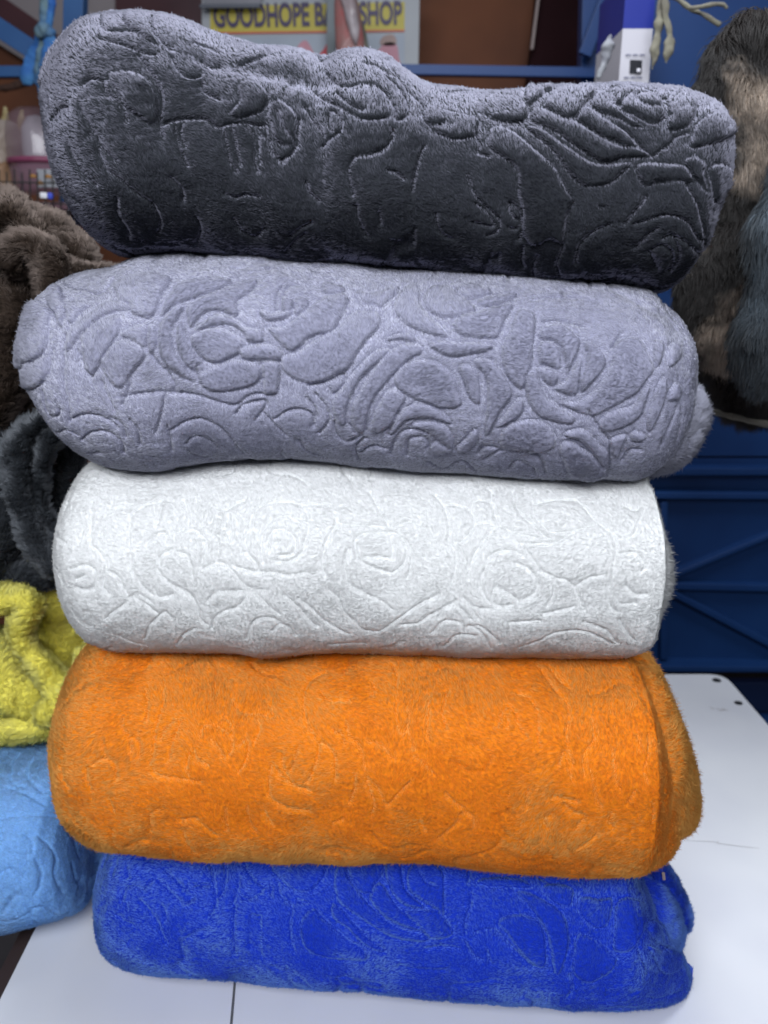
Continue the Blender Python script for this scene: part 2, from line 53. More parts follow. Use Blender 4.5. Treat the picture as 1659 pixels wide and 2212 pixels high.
# embossed rose pattern per roll: P raised petal outline, L pressed crease; along (mm), round (half degrees)
PATTERN = {
  1: """L165,114 170,92 176,81 187,79 196,81;P187,104 193,110 205,93 215,78 220,70 213,71 205,78 197,82;L206,123 211,96 216,84 224,75 230,70;L174,69 184,66 195,63 209,58 219,58;L206,54 213,45 220,34 224,24 223,12 221,0 223,-4;L232,61 236,52 242,46 250,47 255,52;P183,34 191,36 202,37 213,32 219,22 220,12 218,3 213,1 207,4 200,7 195,11 192,18 186,26;L161,28 168,32 177,29 179,21 187,15 192,9 195,2;L158,9 163,0 168,-7 171,-14 177,-20 182,-24;L162,-5 167,-11 168,-20 172,-31 182,-39 192,-51 201,-59;L233,3 233,-3 235,-9 238,-18 241,-25;L239,4 237,-2 240,-9;L270,8 273,0 275,-9 276,-17 281,-25;L279,9 281,-1 283,-11 285,-19;L291,10 297,4 297,-4 297,-14 299,-22;L298,12 301,2 300,-6 301,-15;L307,15 308,6 310,-2 316,-8 322,-11;L299,12 305,5 311,1;P310,22 311,27 311,32 319,37 328,32 333,24 332,10 330,3 325,1 316,3 313,11;L256,44 257,38 262,33 271,30;L255,72 261,67 267,67 269,72;P279,18 282,23 288,32 286,43 291,52 303,51 310,41 308,31 303,24 291,18 283,16;L223,2 243,9 258,11 269,7 284,12 308,13;L204,-62 207,-74 206,-91 199,-105;L241,-77 241,-94 232,-118;L175,-58 171,-77 173,-98 169,-115;L269,-48 278,-51 287,-47 298,-47;L273,-76 278,-91 290,-98 297,-88;L119,4 138,11 146,10;L139,-13 143,-25 151,-37 160,-45;L122,-45 128,-60 138,-68;L226,-37 233,-47 232,-60;L333,148 343,143 353,113;L351,112 359,141 370,141;L357,90 366,71 375,63 384,64 392,65 402,64 409,58 413,49 416,41 416,32;L390,97 399,97 406,94 410,91;L410,84 417,79 423,72 427,60 427,47 424,38 417,32;L349,63 353,55 361,47 372,36 380,29 387,25 398,26 409,31;L367,56 372,47 380,38 389,33;L416,102 423,89 430,78 437,72 442,63 440,53 442,44 449,40 457,44;P440,64 449,67 460,62 474,58 485,55 482,38 478,32 463,28 451,33 443,42 439,50;L340,39 345,31 348,26 354,18 357,12;L361,32 361,24 364,16;L363,35 368,32 371,24 371,15 366,12 360,9 355,5;L336,24 334,12 335,2;L319,26 322,15 327,9 332,2 327,-5 318,-11;L381,-3 377,-12 378,-22 381,-34;L380,-6 385,-2 395,-1 406,4 412,12 413,21;L440,17 436,4 432,-9 430,-22;L409,-10 417,-10 423,-13;L482,38 485,24 484,17 493,14;L476,-2 480,-12 486,-22 495,-31 503,-39 505,-51 501,-60 496,-63;L484,-26 493,-34 500,-47 498,-51 483,-47;L512,-23 514,-34 521,-43 520,-51 514,-50;L451,-41 452,-53 457,-65 466,-71;L383,-43 384,-56 387,-68 391,-78;L402,-48 403,-62;L340,-24 343,-33 351,-39;L321,-92 332,-75 344,-64;L315,-119 328,-94 337,-81;P493,61 500,56 511,55 521,57 525,65 524,73 516,73 507,70;P494,42 502,46 516,37 529,22 543,9 552,-3 557,-11 563,-20 560,-31 559,-45 560,-66 549,-58 539,-68 530,-64 525,-51 524,-32 519,-15 518,1 513,9 502,16 493,24;P528,60 531,72 540,64 550,54 559,51 567,45 575,39 585,32 597,26 609,26 622,20 612,18 598,16 588,12 579,14 570,20 559,28 549,38 539,46 531,51;P563,53 569,67 576,64 583,55 591,48 598,43 606,34 609,27 602,27 593,32 584,35 575,43 567,49;P538,74 544,89 553,102 566,109 578,114 581,95 574,82 568,67 563,58 556,55 549,61 542,69;P524,45 527,47 538,40 549,29 559,21 572,12 586,9 605,12 599,4 590,-3 580,-5 570,-5 557,4 547,18 535,32;P576,74 580,88 590,98 594,102 592,75 597,64 605,55 615,49 606,49 598,55 589,59 581,64;P598,68 601,82 609,92 612,80 619,72 630,73 632,64 626,55 619,54 610,60 602,64;P595,84 598,106 609,112 612,99 605,88 599,76 595,76;P614,92 624,96 631,90 631,76 624,72 616,75 612,82;L611,95 617,104 626,103 633,91;L590,102 602,125 616,127 627,115 632,95 637,95;P636,86 643,105 654,120 659,98 659,81 654,64 649,54 639,48 633,49 636,64;P650,33 654,49 660,62 675,75 696,72 712,52 684,41 664,35 654,31;L596,47 602,43 609,35 615,26 622,20 626,24 632,31;P610,8 614,12 625,13 637,13 647,12 654,2 646,2 636,1 627,0 619,-3 614,1;P647,18 654,21 663,15 662,7 668,-4 661,1 654,6 648,13;P668,10 675,15 694,7 713,-17 695,-18 682,-17 674,-2;L650,0 656,-7 663,-17 668,-30 675,-45 683,-72;L607,-41 611,-30 618,-17 619,-12;L632,28 640,41 649,46;L614,-40 624,-34 636,-27 647,-27 657,-33 666,-46 674,-57;L640,-53 643,-47 652,-49 667,-62 687,-92;L633,-69 639,-60 647,-64 652,-74 654,-87 654,-105;L632,-72 639,-88 644,-98;L647,-48 655,-65 659,-84 656,-102;L562,-20 559,-34 559,-51 560,-76 559,-99 566,-124;L594,-42 582,-51 573,-69 575,-96;L527,-74 528,-94 532,-110;L540,-86 540,-108 546,-137 560,-170;L514,-22 519,-30 523,-47 523,-65;L493,-31 501,-37 505,-47 504,-55;L620,-70 626,-52 633,-41;P538,130 549,119 547,108 536,112;P527,120 525,88 527,78 535,90 542,109 536,134;L492,64 500,56 513,55 521,55""",
  2: """P89,115 131,88 139,75 140,57 139,39 132,24 112,12 50,-14 65,26 88,68;P88,1 122,13 137,22 143,16 138,3 126,-6 93,-28 68,-48;L136,87 145,68 151,59 154,55;P127,126 141,121 155,88 158,71 153,57 147,72 132,93;P156,88 174,87 183,79 175,72 169,61 164,60 160,71;L126,153 152,121 175,106 185,96;L187,95 198,94 204,110;P162,30 166,47 178,62 195,71 213,71 231,61 230,57 215,58 197,57 185,49 175,40 167,30;P181,43 193,52 208,54 222,52 223,42 217,32 208,22 199,13 189,5 184,15 181,29;P201,13 208,21 219,29 232,29 245,19 243,12 233,4 227,0 219,-5 211,-2 205,4;P223,35 232,39 244,41 249,36 247,24 245,21 235,26 226,31;P249,38 255,39 257,28 253,17 249,20;P209,92 226,97 241,100 257,95 265,88 258,67 256,55 250,47 241,49 233,54 230,63 220,67 214,81;P259,48 262,60 268,73 274,83 292,90 319,89 315,79 298,70 283,63 270,58 264,51;P258,32 262,44 271,54 280,57 276,47 270,38 270,27 272,15 281,4 288,-3 287,-5 276,-1 266,4 259,14;P275,39 279,44 281,31 286,18 297,8 304,3 288,1 278,9 274,21;P282,54 289,61 306,71 321,82 341,91 342,84 335,72 326,64 328,51 325,47 312,52 300,51 291,42 286,35 283,44;P290,34 297,40 309,48 323,45 337,36 349,34 351,27 348,23 337,24 333,31 323,38 310,38 296,34;P286,26 293,31 308,35 322,32 336,21 333,19 327,13 318,9 310,6 299,8 291,15;P330,12 329,18 342,21 359,21 367,15 364,9 345,9 333,9;P292,5 307,4 321,8 337,7 346,4 347,-2 340,-8 328,-12 314,-14 300,-13 292,-5;P349,7 362,8 364,3 362,-5 360,-15 349,-17 349,-4;L250,16 256,7 264,1 269,-7 267,-11;L228,-3 223,-11 217,-19;L160,47 159,30 159,14 157,1 158,-12 158,-28 155,-40;L175,29 176,18 177,13;L179,24 180,11 189,4;L144,30 140,12 141,6;L126,-15 124,-33 125,-47 142,-37 147,-27;L218,-13 238,-11 267,-13 289,-17 319,-28 336,-18 357,-17;L156,-38 171,-29 186,-28 200,-34 208,-42;L199,0 204,-13 209,-24;L118,-91 144,-57 160,-58;L162,-65 178,-49 196,-48 207,-62 205,-79;L202,-31 213,-38 214,-55;L223,-34 228,-47 226,-65;L259,-14 253,-32 244,-52;L256,-45 256,-61 254,-79;L257,-52 270,-44 286,-40 301,-49 311,-66 319,-100;L269,-71 278,-62 290,-68 297,-87;L267,-80 272,-97 285,-114;L163,-89 173,-108 184,-129 204,-136;L321,-37 328,-28 346,-23 349,-28 339,-43;L346,-36 354,-48 365,-65;L165,-88 179,-79;L366,56 365,65 366,75 371,87 379,91;L362,55 361,64 362,75 365,87;P367,69 375,68 376,62 374,55 367,55;P378,70 388,72 390,64 388,56 379,52 377,55 379,61;P347,54 359,50 367,53 375,56 374,51 363,44 352,44;P354,37 366,38 379,48 389,60 399,71 407,79 419,83 425,78 421,64 416,50 411,39 399,35 389,30 384,24 376,18 371,19 363,26;P366,12 379,16 389,24 402,33 416,44 423,56 434,65 449,64 453,55 448,44 439,32 433,22 426,9 419,4 407,-1 392,-5 378,-3 367,2;P401,97 413,95 422,90 417,83 404,82;P432,89 443,87 456,92 469,98 468,90 460,80 454,70 448,73 438,75;P465,68 468,86 477,99 487,100 488,76 494,65 503,55 511,44 509,42 496,44 483,49 473,55;P492,90 502,102 517,97 524,89 535,75 533,68 519,63 506,62 495,69 491,79;P523,104 537,107 550,100 549,94 539,88 530,85 521,93;P537,81 547,88 560,93 573,100 572,93 562,84 550,78 541,77;P516,55 526,66 538,70 553,77 568,82 566,73 560,61 555,46 549,43 536,43 523,45;P495,33 506,38 520,37 537,38 550,37 547,32 534,28 521,25 511,25 502,29;P455,35 464,41 476,44 483,41 483,36 473,37 463,36;P410,-24 413,-14 422,-3 431,6 441,17 449,25 460,27 453,16 441,6 431,-4 425,-16 422,-29 421,-41 414,-40;P427,-25 434,-9 443,4 454,18 464,28 476,34 488,32 488,25 479,20 468,9 458,0 449,-9 443,-23 440,-38 437,-49 428,-42;P442,-44 448,-26 455,-11 463,-4 473,-7 475,-11 468,-24 463,-36 454,-45 446,-47;P465,3 470,11 481,18 496,20 508,15 518,6 522,-2 524,-13 509,-17 494,-13 480,-9 468,-3;P521,14 527,18 536,13 540,2 540,-11 534,-9 528,-1;P460,-48 468,-28 478,-17 490,-14 503,-18 514,-28 516,-33 501,-28 487,-28 475,-32 466,-45;P480,-36 494,-31 510,-35 518,-47 519,-64 507,-54 494,-42;L462,-80 465,-62 472,-45 487,-41 496,-46;L478,-80 478,-57 486,-51 495,-53 497,-68;P497,-71 503,-55 511,-60 520,-66 508,-73;P522,-66 528,-53 538,-37 540,-52 532,-68;L543,-73 547,-58 560,-60;L411,-40 412,-56 421,-67 433,-57;L425,-42 432,-52 440,-58;L395,-14 401,-22 406,-35 404,-45 396,-58;L386,-18 393,-27 395,-37;L356,-43 368,-33 382,-30 392,-37 391,-49;L421,2 419,-6 410,-13 407,-8;L389,-7 404,-3 419,3;L375,-71 384,-94 400,-105;L433,-86 446,-68 458,-71;L498,-92 514,-111 529,-88 547,-117;L437,-59 429,-77 432,-105;P558,35 565,53 573,75 584,74 587,67 586,51 584,34 583,21 580,10 576,2 567,6 560,17;P584,92 595,99 613,107 613,100 598,97 587,92;L619,103 634,105 648,99;L593,66 607,69 618,67 628,65;P590,55 598,61 612,63 620,55 625,48 623,38 617,23 613,15 612,26 608,41 600,47 591,46;P590,42 600,44 607,38 608,26 607,20 599,22 590,25;P590,18 599,20 606,15 605,7 599,6 593,11;P602,4 612,9 619,20 623,29 626,36 626,28 625,15 624,4 621,0 611,1;P627,47 635,47 644,38 647,28 642,18 635,9 627,2 627,13 630,28 630,38;P604,-4 619,-5 629,-2 639,4 646,15 652,30 654,44 663,55 673,58 681,49 688,27 684,18 674,4 663,-2 643,-13 635,-15 619,-10;P579,4 581,15 588,19 591,8 597,-1 607,-8 622,-17 621,-24 609,-23 595,-19 585,-11;L661,61 656,51 652,44;P689,57 698,55 697,43 692,29 688,35;P704,54 718,67 718,47 703,32;P645,-22 651,-13 660,-9 672,-5 679,6 684,12 685,6 682,-5 679,-14 666,-25 651,-29;P686,-15 689,-1 693,12 699,21 702,10 700,0 695,-14 690,-28;P704,4 713,18 721,14 720,4 706,1;P657,-41 666,-34 671,-34 669,-47 668,-61 662,-57;P674,-34 678,-28 688,-33 685,-39 678,-39;P616,-36 627,-29 637,-32 647,-44 658,-57 660,-77 647,-60 632,-42;P614,-53 620,-43 637,-54 652,-68 663,-92 656,-118 633,-100 622,-74;P560,-45 566,-30 579,-24 596,-24 607,-36 608,-51 595,-60 577,-61 564,-57;P556,-33 564,-17 573,-5 578,-7 577,-17 569,-25;P534,21 545,24 555,18 564,6 568,-2 560,-14 554,-28 548,-45 546,-25 547,-8 544,9;L543,-71 549,-60 561,-60;L550,-83 560,-66 573,-59 590,-60 602,-76 608,-100;L574,-100 579,-78 593,-88 602,-105;L634,-11 645,-26 656,-41 660,-57 668,-108;L708,-46 711,-25 719,-4;L673,-67 677,-51 686,-50;L718,24 725,7 730,-16 732,-40 730,-81""",
  3: """L165,91 167,68 169,44;L181,52 179,68 185,80 197,87;L208,41 207,61 208,77 221,89 237,92;L170,43 178,36 185,26 184,14 181,4 187,-2;L210,35 210,22 216,11 223,2 230,-2;L236,21 242,12 252,4 261,0 267,-2 272,-11 274,-26 280,-35;L188,18 196,14 200,6 204,-2;L225,44 235,54 245,55;L255,55 269,58 280,52 287,41 283,29 280,21;L286,55 296,47 297,35 296,25;L258,35 267,32 271,22 271,13;L239,23 241,33 252,38;L228,88 231,76;L237,85 235,64;L259,92 265,74 267,63;L295,79 304,77 312,83 321,87;L306,73 309,58 309,46;L328,35 324,45 328,58 330,72 343,82 363,83 378,78 385,65;L324,35 334,26 338,16;L280,18 297,24 307,22 320,8 329,3 344,1;L342,25 340,38 342,54 351,65 364,68 375,61 385,56 382,43 379,32 366,24 352,26;L348,34 346,44 353,55 366,52 373,42 370,31 357,30;L353,42 359,43 363,36;L311,23 320,20 333,17 353,15 366,12 386,14;L284,-8 292,-1 308,1 326,1 336,-2 345,-11 354,-20;L284,-39 290,-25 301,-17 315,-11 324,-2;L209,-2 221,-10 231,-19;L211,-60 221,-36 235,-21 241,-19 246,-27;L204,-4 216,-2 226,-7;L178,-27 186,-19 202,-8;L243,-71 253,-52 267,-40;L148,18 164,23 175,17 173,4 161,1 150,2;L153,9 163,13;L319,-51 327,-29 338,-22 350,-25 355,-32;L346,-40 355,-32 364,-39 369,-51;L361,-3 374,-14 384,-29 391,-38;L186,-53 196,-68 210,-78;L232,2 236,-4 251,-2;L157,46 160,61;L380,80 393,81 404,81;L444,101 450,87 457,73 462,64;L412,63 423,62 443,63 462,63;L401,12 399,26 404,47 412,63 408,74;L430,35 430,47 438,54 452,57 470,56 478,44 478,31 473,22 465,15;L423,38 420,21 423,6 436,-1 455,-9 468,-19;L430,35 436,25 450,19 465,15;L439,30 459,31;L462,57 465,40 465,30;L481,44 483,28 480,12;L466,63 481,71 488,63 486,54;L507,104 513,94 517,81 520,64 518,50 525,40 525,23 522,9;L514,92 527,92 539,87 544,77 542,67 532,52 527,50;L541,89 544,98 553,101 560,97 564,84 567,71;L544,71 556,73 563,70;L563,113 562,99 564,82;L523,50 531,38 536,26 538,13;L538,17 541,33 548,47 558,63 565,69;L562,40 555,34 553,21 550,11 552,1 559,-7;L562,41 577,44 589,39;L567,71 581,64 600,59;L404,1 413,-5 419,-20 429,-33 437,-45 452,-48 465,-34 479,-20 495,-7 508,-1;L474,-36 489,-32 501,-21 517,-10 526,-5;L533,-3 540,-9 550,-11 562,-11;L538,-6 543,-16 549,-24;L511,-22 514,-13 524,-8 532,-13 541,-24;L375,-6 387,-16 396,-27 409,-40 422,-51;L504,-45 514,-27 531,-28 537,-40;L538,-33 551,-32 567,-48 570,-57;L518,-68 528,-46 545,-45;L565,6 574,3 585,-2;L401,-70 421,-70 438,-74;L583,114 585,95 590,83 602,69 612,59;L602,115 601,94 602,81 613,67 622,65 638,68 657,75;L602,98 617,102 640,104 648,97 655,82 663,72 674,64 679,58;L670,65 674,52 672,33 669,18 669,1 678,-11;L679,58 691,64 698,78 706,98 695,92 685,98;L676,44 691,45 700,32 697,26;L585,52 601,52 619,55 637,66;L587,50 598,35 605,25 619,18;L582,31 594,25 602,14 600,3 589,-2;L619,18 629,16 637,9 643,-2 647,-9;L637,10 648,19 663,23;L603,24 617,18 618,5 613,-5;L549,6 550,18 556,28 562,41;L563,9 560,-3 567,-8 578,-7;L578,-24 590,-23 606,-21;L609,-14 623,-10 638,-6;L674,4 680,-2 693,-2;L683,13 692,5 704,4;L592,-65 607,-53 621,-39 637,-34 653,-36 667,-45 682,-58;L682,-19 689,-32 700,-50;L648,-22 658,-26 672,-34 685,-55;L564,-68 553,-41 540,-31""",
  4: """L244,105 249,90 250,78;L263,106 265,92 262,80 260,69 260,60;L279,78 270,69 266,60;L257,38 260,47 259,63;L286,77 283,69 279,58 277,42;L224,80 226,69 234,62 237,49;L238,61 245,56 246,44;L207,58 210,46 221,37 223,24;L198,36 207,41 216,40;L191,32 192,22 195,12;L159,28 161,18 170,10;L331,84 340,75 341,66;L308,64 311,73 321,75 332,71 341,64 342,54 339,49;L320,62 328,55 334,47;L298,49 295,37 297,28;L303,52 306,44 318,39;L338,97 349,87 367,87 382,83 380,91 372,99;L362,85 369,77 368,68 364,61;L349,58 356,63 359,56 356,44 350,35;L382,43 381,29 382,14 391,6;L384,43 392,33 403,24 420,20;L395,48 395,39 401,29;L261,32 267,28 285,26 310,24;L287,-8 301,-5 310,-10 323,-22;L288,-19 291,-40 296,-51;L334,3 334,-16;L357,5 358,-6 364,-17;L375,1 382,-9;L214,4 217,-2;L434,124 423,119 415,111 413,99 415,84 421,71 426,64;L431,105 435,100 444,95 460,96;L505,132 510,121 508,111;L484,115 487,107 482,102;L508,96 508,85 511,72 514,68 519,75 521,86;L521,83 520,68 525,55;L542,104 540,91 539,70 541,66;L561,107 556,95 555,83 558,75;L459,74 461,65 470,59 474,49 477,39;L446,69 453,67 456,59;L434,59 442,55 447,47 448,35 448,28;L431,59 430,47 425,35 420,27;L410,57 407,45 402,36;L394,51 394,42 401,30 407,23 423,18;L383,40 381,27 381,15 390,8 403,3 421,1;L481,61 494,58 501,49 505,46;L467,33 467,21 462,9;L479,27 483,16 486,6 483,-2;L479,30 488,22 494,13 499,6 509,15 521,27;L444,-9 454,-5;L551,-22 560,-13 570,-3;L532,-5 537,-14;L526,49 534,44 545,34;L556,18 568,9 575,6;L570,0 576,3 584,0 585,-6;L656,141 663,128 670,113 679,102 679,88 675,75 676,61 680,47;L632,110 642,106 649,96 649,83 647,72 649,63;L609,78 614,91 621,97 628,91 630,79 637,71;L619,88 619,79;L669,139 676,125 685,115;L666,48 670,58 673,58 676,44 679,35;L691,60 689,50 690,40;L702,88 701,70 693,61 694,50 698,38 701,22 707,14;L718,63 718,50 720,36 724,28;L753,73 751,58 746,45 749,34;L660,21 670,20 685,17;L671,15 680,9 692,5 686,-1;L656,-2 654,3 661,6;L731,16 737,27;L717,8 716,2 720,-2;L756,17 758,4;L689,-22 696,-16 705,-8;L636,25 636,12;L743,75 743,61""",
  5: """L155,95 158,81;L154,52 156,65 165,71 180,70 189,79;L148,35 159,26 167,24;L159,51 161,43;L177,55 188,44 198,30 202,18 208,6;L202,52 207,43 207,32;L195,81 209,70 220,61 230,55 241,61;L202,93 216,83 229,72 232,78;L248,110 258,97 262,82 267,65 274,75 275,94 269,109;L238,78 251,79 263,76 266,57 260,43;L291,91 290,74 285,58;L290,74 300,66 312,69;L297,104 306,91 320,84;L318,75 322,81 330,83 330,75;L337,87 340,76 350,65 356,60 354,47 354,23 358,11;L289,57 288,33 289,1;L361,69 374,67;P330,107 362,114 390,113 391,98 382,85 373,79 360,79 346,87;P403,90 406,107 416,110 418,98 429,84 438,73 450,61 465,49 481,42 504,38 508,32 490,31 468,34 450,43 429,56 409,70;P418,114 434,118 459,118 457,101 450,92 444,81 434,81 423,92;P444,75 450,90 459,90 468,76 476,66 492,54 503,44 488,45 468,52 455,61;P461,103 465,116 478,118 480,102 484,86 496,76 505,69 494,67 480,72 468,84;P491,112 512,117 525,110 528,96 527,80 526,60 520,67 510,72 494,81 486,92;L502,104 507,96 518,92;P400,61 404,67 411,63 421,52 431,40 446,26 461,15 450,17 435,26 419,41 406,49;P367,47 381,61 390,52 404,40 419,27 433,18 440,6 422,6 400,6 377,12 367,26;P484,63 499,65 520,66 529,56 536,42 517,35 508,38 495,50;L558,87 556,73 550,55 550,41;L558,116 555,100;P565,98 576,104 611,105 625,97 604,96 581,96;L549,33 559,18 568,13;L560,44 573,49 584,49 582,44;L505,21 517,24 528,26 542,25;P586,58 596,65 611,68 626,65 634,55 637,38 637,18 629,14 616,23 605,35 595,48;P608,91 622,91 636,85 650,78 659,67 662,49 660,32 652,8 647,9 643,31 639,49 629,67 618,81;P638,98 653,102 670,99 670,90 666,81 658,80 647,84;P675,78 681,90 699,89 713,90 709,71 703,60 693,58 681,66;P718,87 739,95 760,99 757,77 740,49 725,33 710,36 713,61;P765,80 784,101 814,121 827,110 822,93 788,70 767,69;P756,49 786,59 828,95 852,102 835,55 797,27 772,38;L789,103 797,92 799,83;L739,37 748,23 757,12;P671,49 683,49 697,41 706,32 714,23 704,8 683,-1 667,10 667,30;L664,6 668,-10 664,-25;L635,108 646,104 657,103;L586,46 605,28 623,12;L573,26 577,12;L764,-19 796,-16 846,2""",
  'lblue': """L167,174 172,161 185,152 198,148;L160,196 160,184 166,174;L185,184 189,170 203,155 222,144;L176,149 202,139 234,124;L183,104 203,107 233,110 251,118;L210,89 228,75 231,58;L229,84 247,73 260,55 259,26 267,-2;L235,49 242,31 239,9 231,-3;L198,61 213,55 225,52;L259,113 283,111 299,83;L194,34 209,37 221,21""",
}


# ------------------------------------------------------------------ helpers
F_PX = 1664.0
cP, sP = math.cos(PITCH), math.sin(PITCH)
def at(x, y, Y):
    """point at depth Y seen at x, y (of 1659 x 2212)"""
    v = (1106 - y) / F_PX; h = (x - 829.5) / F_PX
    dy = cP + v * sP; dz = -sP + v * cP
    return Vector((h / dy * Y, Y, EYE + dz / dy * Y))

def tag(o, label=None, cat=None, group=None, kind=None):
    if label: o['label'] = label
    if cat: o['category'] = cat
    if group: o['group'] = group
    if kind: o['kind'] = kind
    return o
def empty(name, loc, label, cat, group=None):
    o = bpy.data.objects.new(name, None); col.objects.link(o); o.location = loc; o.empty_display_size = .05
    bpy.context.view_layer.update()
    return tag(o, label, cat, group)
def link(name, me, mat, parent=None):
    o = bpy.data.objects.new(name, me); col.objects.link(o)
    if mat: me.materials.append(mat)
    if parent is not None:
        o.parent = parent; o.matrix_parent_inverse = Matrix.Translation(parent.location).inverted()
    return o
def from_grid(name, G, mat, parent=None, wrap=True, attr=None):
    """G: nu x nt x 3 vertex grid, wrapped round in t"""
    nu, nt = G.shape[:2]
    i = np.arange(nu - 1)[:, None]; j = np.arange(nt if wrap else nt - 1)[None, :]; j2 = (j + 1) % nt
    f = np.stack([i * nt + j + 0 * j, (i + 1) * nt + j, (i + 1) * nt + j2, i * nt + j2], -1).reshape(-1, 4)
    me = bpy.data.meshes.new(name)
    me.vertices.add(nu * nt); me.vertices.foreach_set('co', G.reshape(-1).astype(np.float32))
    nf = len(f); me.loops.add(nf * 4); me.loops.foreach_set('vertex_index', f.reshape(-1).astype(np.int32))
    me.polygons.add(nf); me.polygons.foreach_set('loop_start', (np.arange(nf) * 4).astype(np.int32))
    me.polygons.foreach_set('loop_total', np.full(nf, 4, np.int32))
    me.polygons.foreach_set('use_smooth', np.ones(nf, bool))
    me.update(calc_edges=True)
    if attr is not None:
        a = me.attributes.new('raise', 'FLOAT', 'POINT'); a.data.foreach_set('value', attr.reshape(-1).astype(np.float32))
    return link(name, me, mat, parent)

_rng = np.random.RandomState(7)
_tab = _rng.rand(64, 64, 64).astype(np.float32)
def noise3(P, scale, seed=0):
    """value noise in -1..1 of points P (... x 3)"""
    Q = P / scale + np.array([13.7, 7.1, 3.3]) * (seed + 1)
    I = np.floor(Q).astype(int); Fr = Q - I; Fr = Fr * Fr * (3 - 2 * Fr); I &= 63
    I1 = (I + 1) & 63; x, y, z = I[..., 0], I[..., 1], I[..., 2]; X, Y, Z = I1[..., 0], I1[..., 1], I1[..., 2]
    fx, fy, fz = Fr[..., 0], Fr[..., 1], Fr[..., 2]
    l = lambda a, b, t: a + (b - a) * t
    v = l(l(l(_tab[x, y, z], _tab[X, y, z], fx), l(_tab[x, Y, z], _tab[X, Y, z], fx), fy),
          l(l(_tab[x, y, Z], _tab[X, y, Z], fx), l(_tab[x, Y, Z], _tab[X, Y, Z], fx), fy), fz)
    return v * 2 - 1
def sstep(a, b, x):
    t = np.clip((x - a) / (b - a), 0, 1); return t * t * (3 - 2 * t)
def spline(pts, n=6, closed=False):
    p = np.array(pts, float)
    if len(p) < 3 and not closed:
        return np.stack([np.linspace(p[0, k], p[-1, k], n * 2) for k in range(p.shape[1])], 1)
    q = np.vstack([p[-1], p, p[0], p[1]]) if closed else np.vstack([2 * p[0] - p[1], p, 2 * p[-1] - p[-2]])
    out = []
    for i in range(1, len(q) - 2):
        for t in np.arange(n) / n:
            a, b, c, d = q[i - 1], q[i], q[i + 1], q[i + 2]
            out.append(.5 * (2 * b + (c - a) * t + (2 * a - 5 * b + 4 * c - d) * t * t + (3 * b - 3 * c + d - a) * t ** 3))
    if not closed: out.append(q[-2])
    return np.array(out)

# ------------------------------------------------------------------ materials
def new_mat(name):
    m = bpy.data.materials.new(name); m.use_nodes = True
    nt = m.node_tree; b = nt.nodes['Principled BSDF']
    return m, nt, b
def mix_noise(nt, c1, c2, scale, detail=3, coord='Object', lo=.35, hi=.65, stretch=None):
    tc = nt.nodes.new('ShaderNodeTexCoord'); n = nt.nodes.new('ShaderNodeTexNoise')
    n.inputs['Scale'].default_value = scale; n.inputs['Detail'].default_value = detail
    src = tc.outputs[coord]
    if stretch:
        mp = nt.nodes.new('ShaderNodeMapping'); mp.inputs['Scale'].default_value = stretch
        nt.links.new(src, mp.inputs[0]); src = mp.outputs[0]
    nt.links.new(src, n.inputs['Vector'])
    r = nt.nodes.new('ShaderNodeValToRGB')
    r.color_ramp.elements[0].position = lo; r.color_ramp.elements[1].position = hi
    r.color_ramp.elements[0].color = (*c1, 1); r.color_ramp.elements[1].color = (*c2, 1)
    nt.links.new(n.outputs[0], r.inputs[0])
    return r.outputs[0], n
def plain(name, c, rough=.5, c2=None, scale=6, spec=.3, metal=0, bump=0, bscale=60, stretch=None):
    m, nt, b = new_mat(name)
    b.inputs['Roughness'].default_value = rough; b.inputs['Metallic'].default_value = metal
    b.inputs['Specular IOR Level'].default_value = spec
    if c2 is None: c2 = tuple(v * .8 for v in c)
    o, _ = mix_noise(nt, c, c2, scale, stretch=stretch); nt.links.new(o, b.inputs['Base Color'])
    if bump:
        tc = nt.nodes.new('ShaderNodeTexCoord'); n = nt.nodes.new('ShaderNodeTexNoise'); n.inputs['Scale'].default_value = bscale
        n.inputs['Detail'].default_value = 5
        bp = nt.nodes.new('ShaderNodeBump'); bp.inputs['Strength'].default_value = bump; bp.inputs['Distance'].default_value = .004
        nt.links.new(tc.outputs['Object'], n.inputs['Vector']); nt.links.new(n.outputs[0], bp.inputs['Height']); nt.links.new(bp.outputs[0], b.inputs['Normal'])
    return m
def cloth_mat(name, c):
    m, nt, b = new_mat(name)
    b.inputs['Roughness'].default_value = .9; b.inputs['Specular IOR Level'].default_value = .1
    o, _ = mix_noise(nt, tuple(v * .75 for v in c), c, 300); nt.links.new(o, b.inputs['Base Color'])
    return m
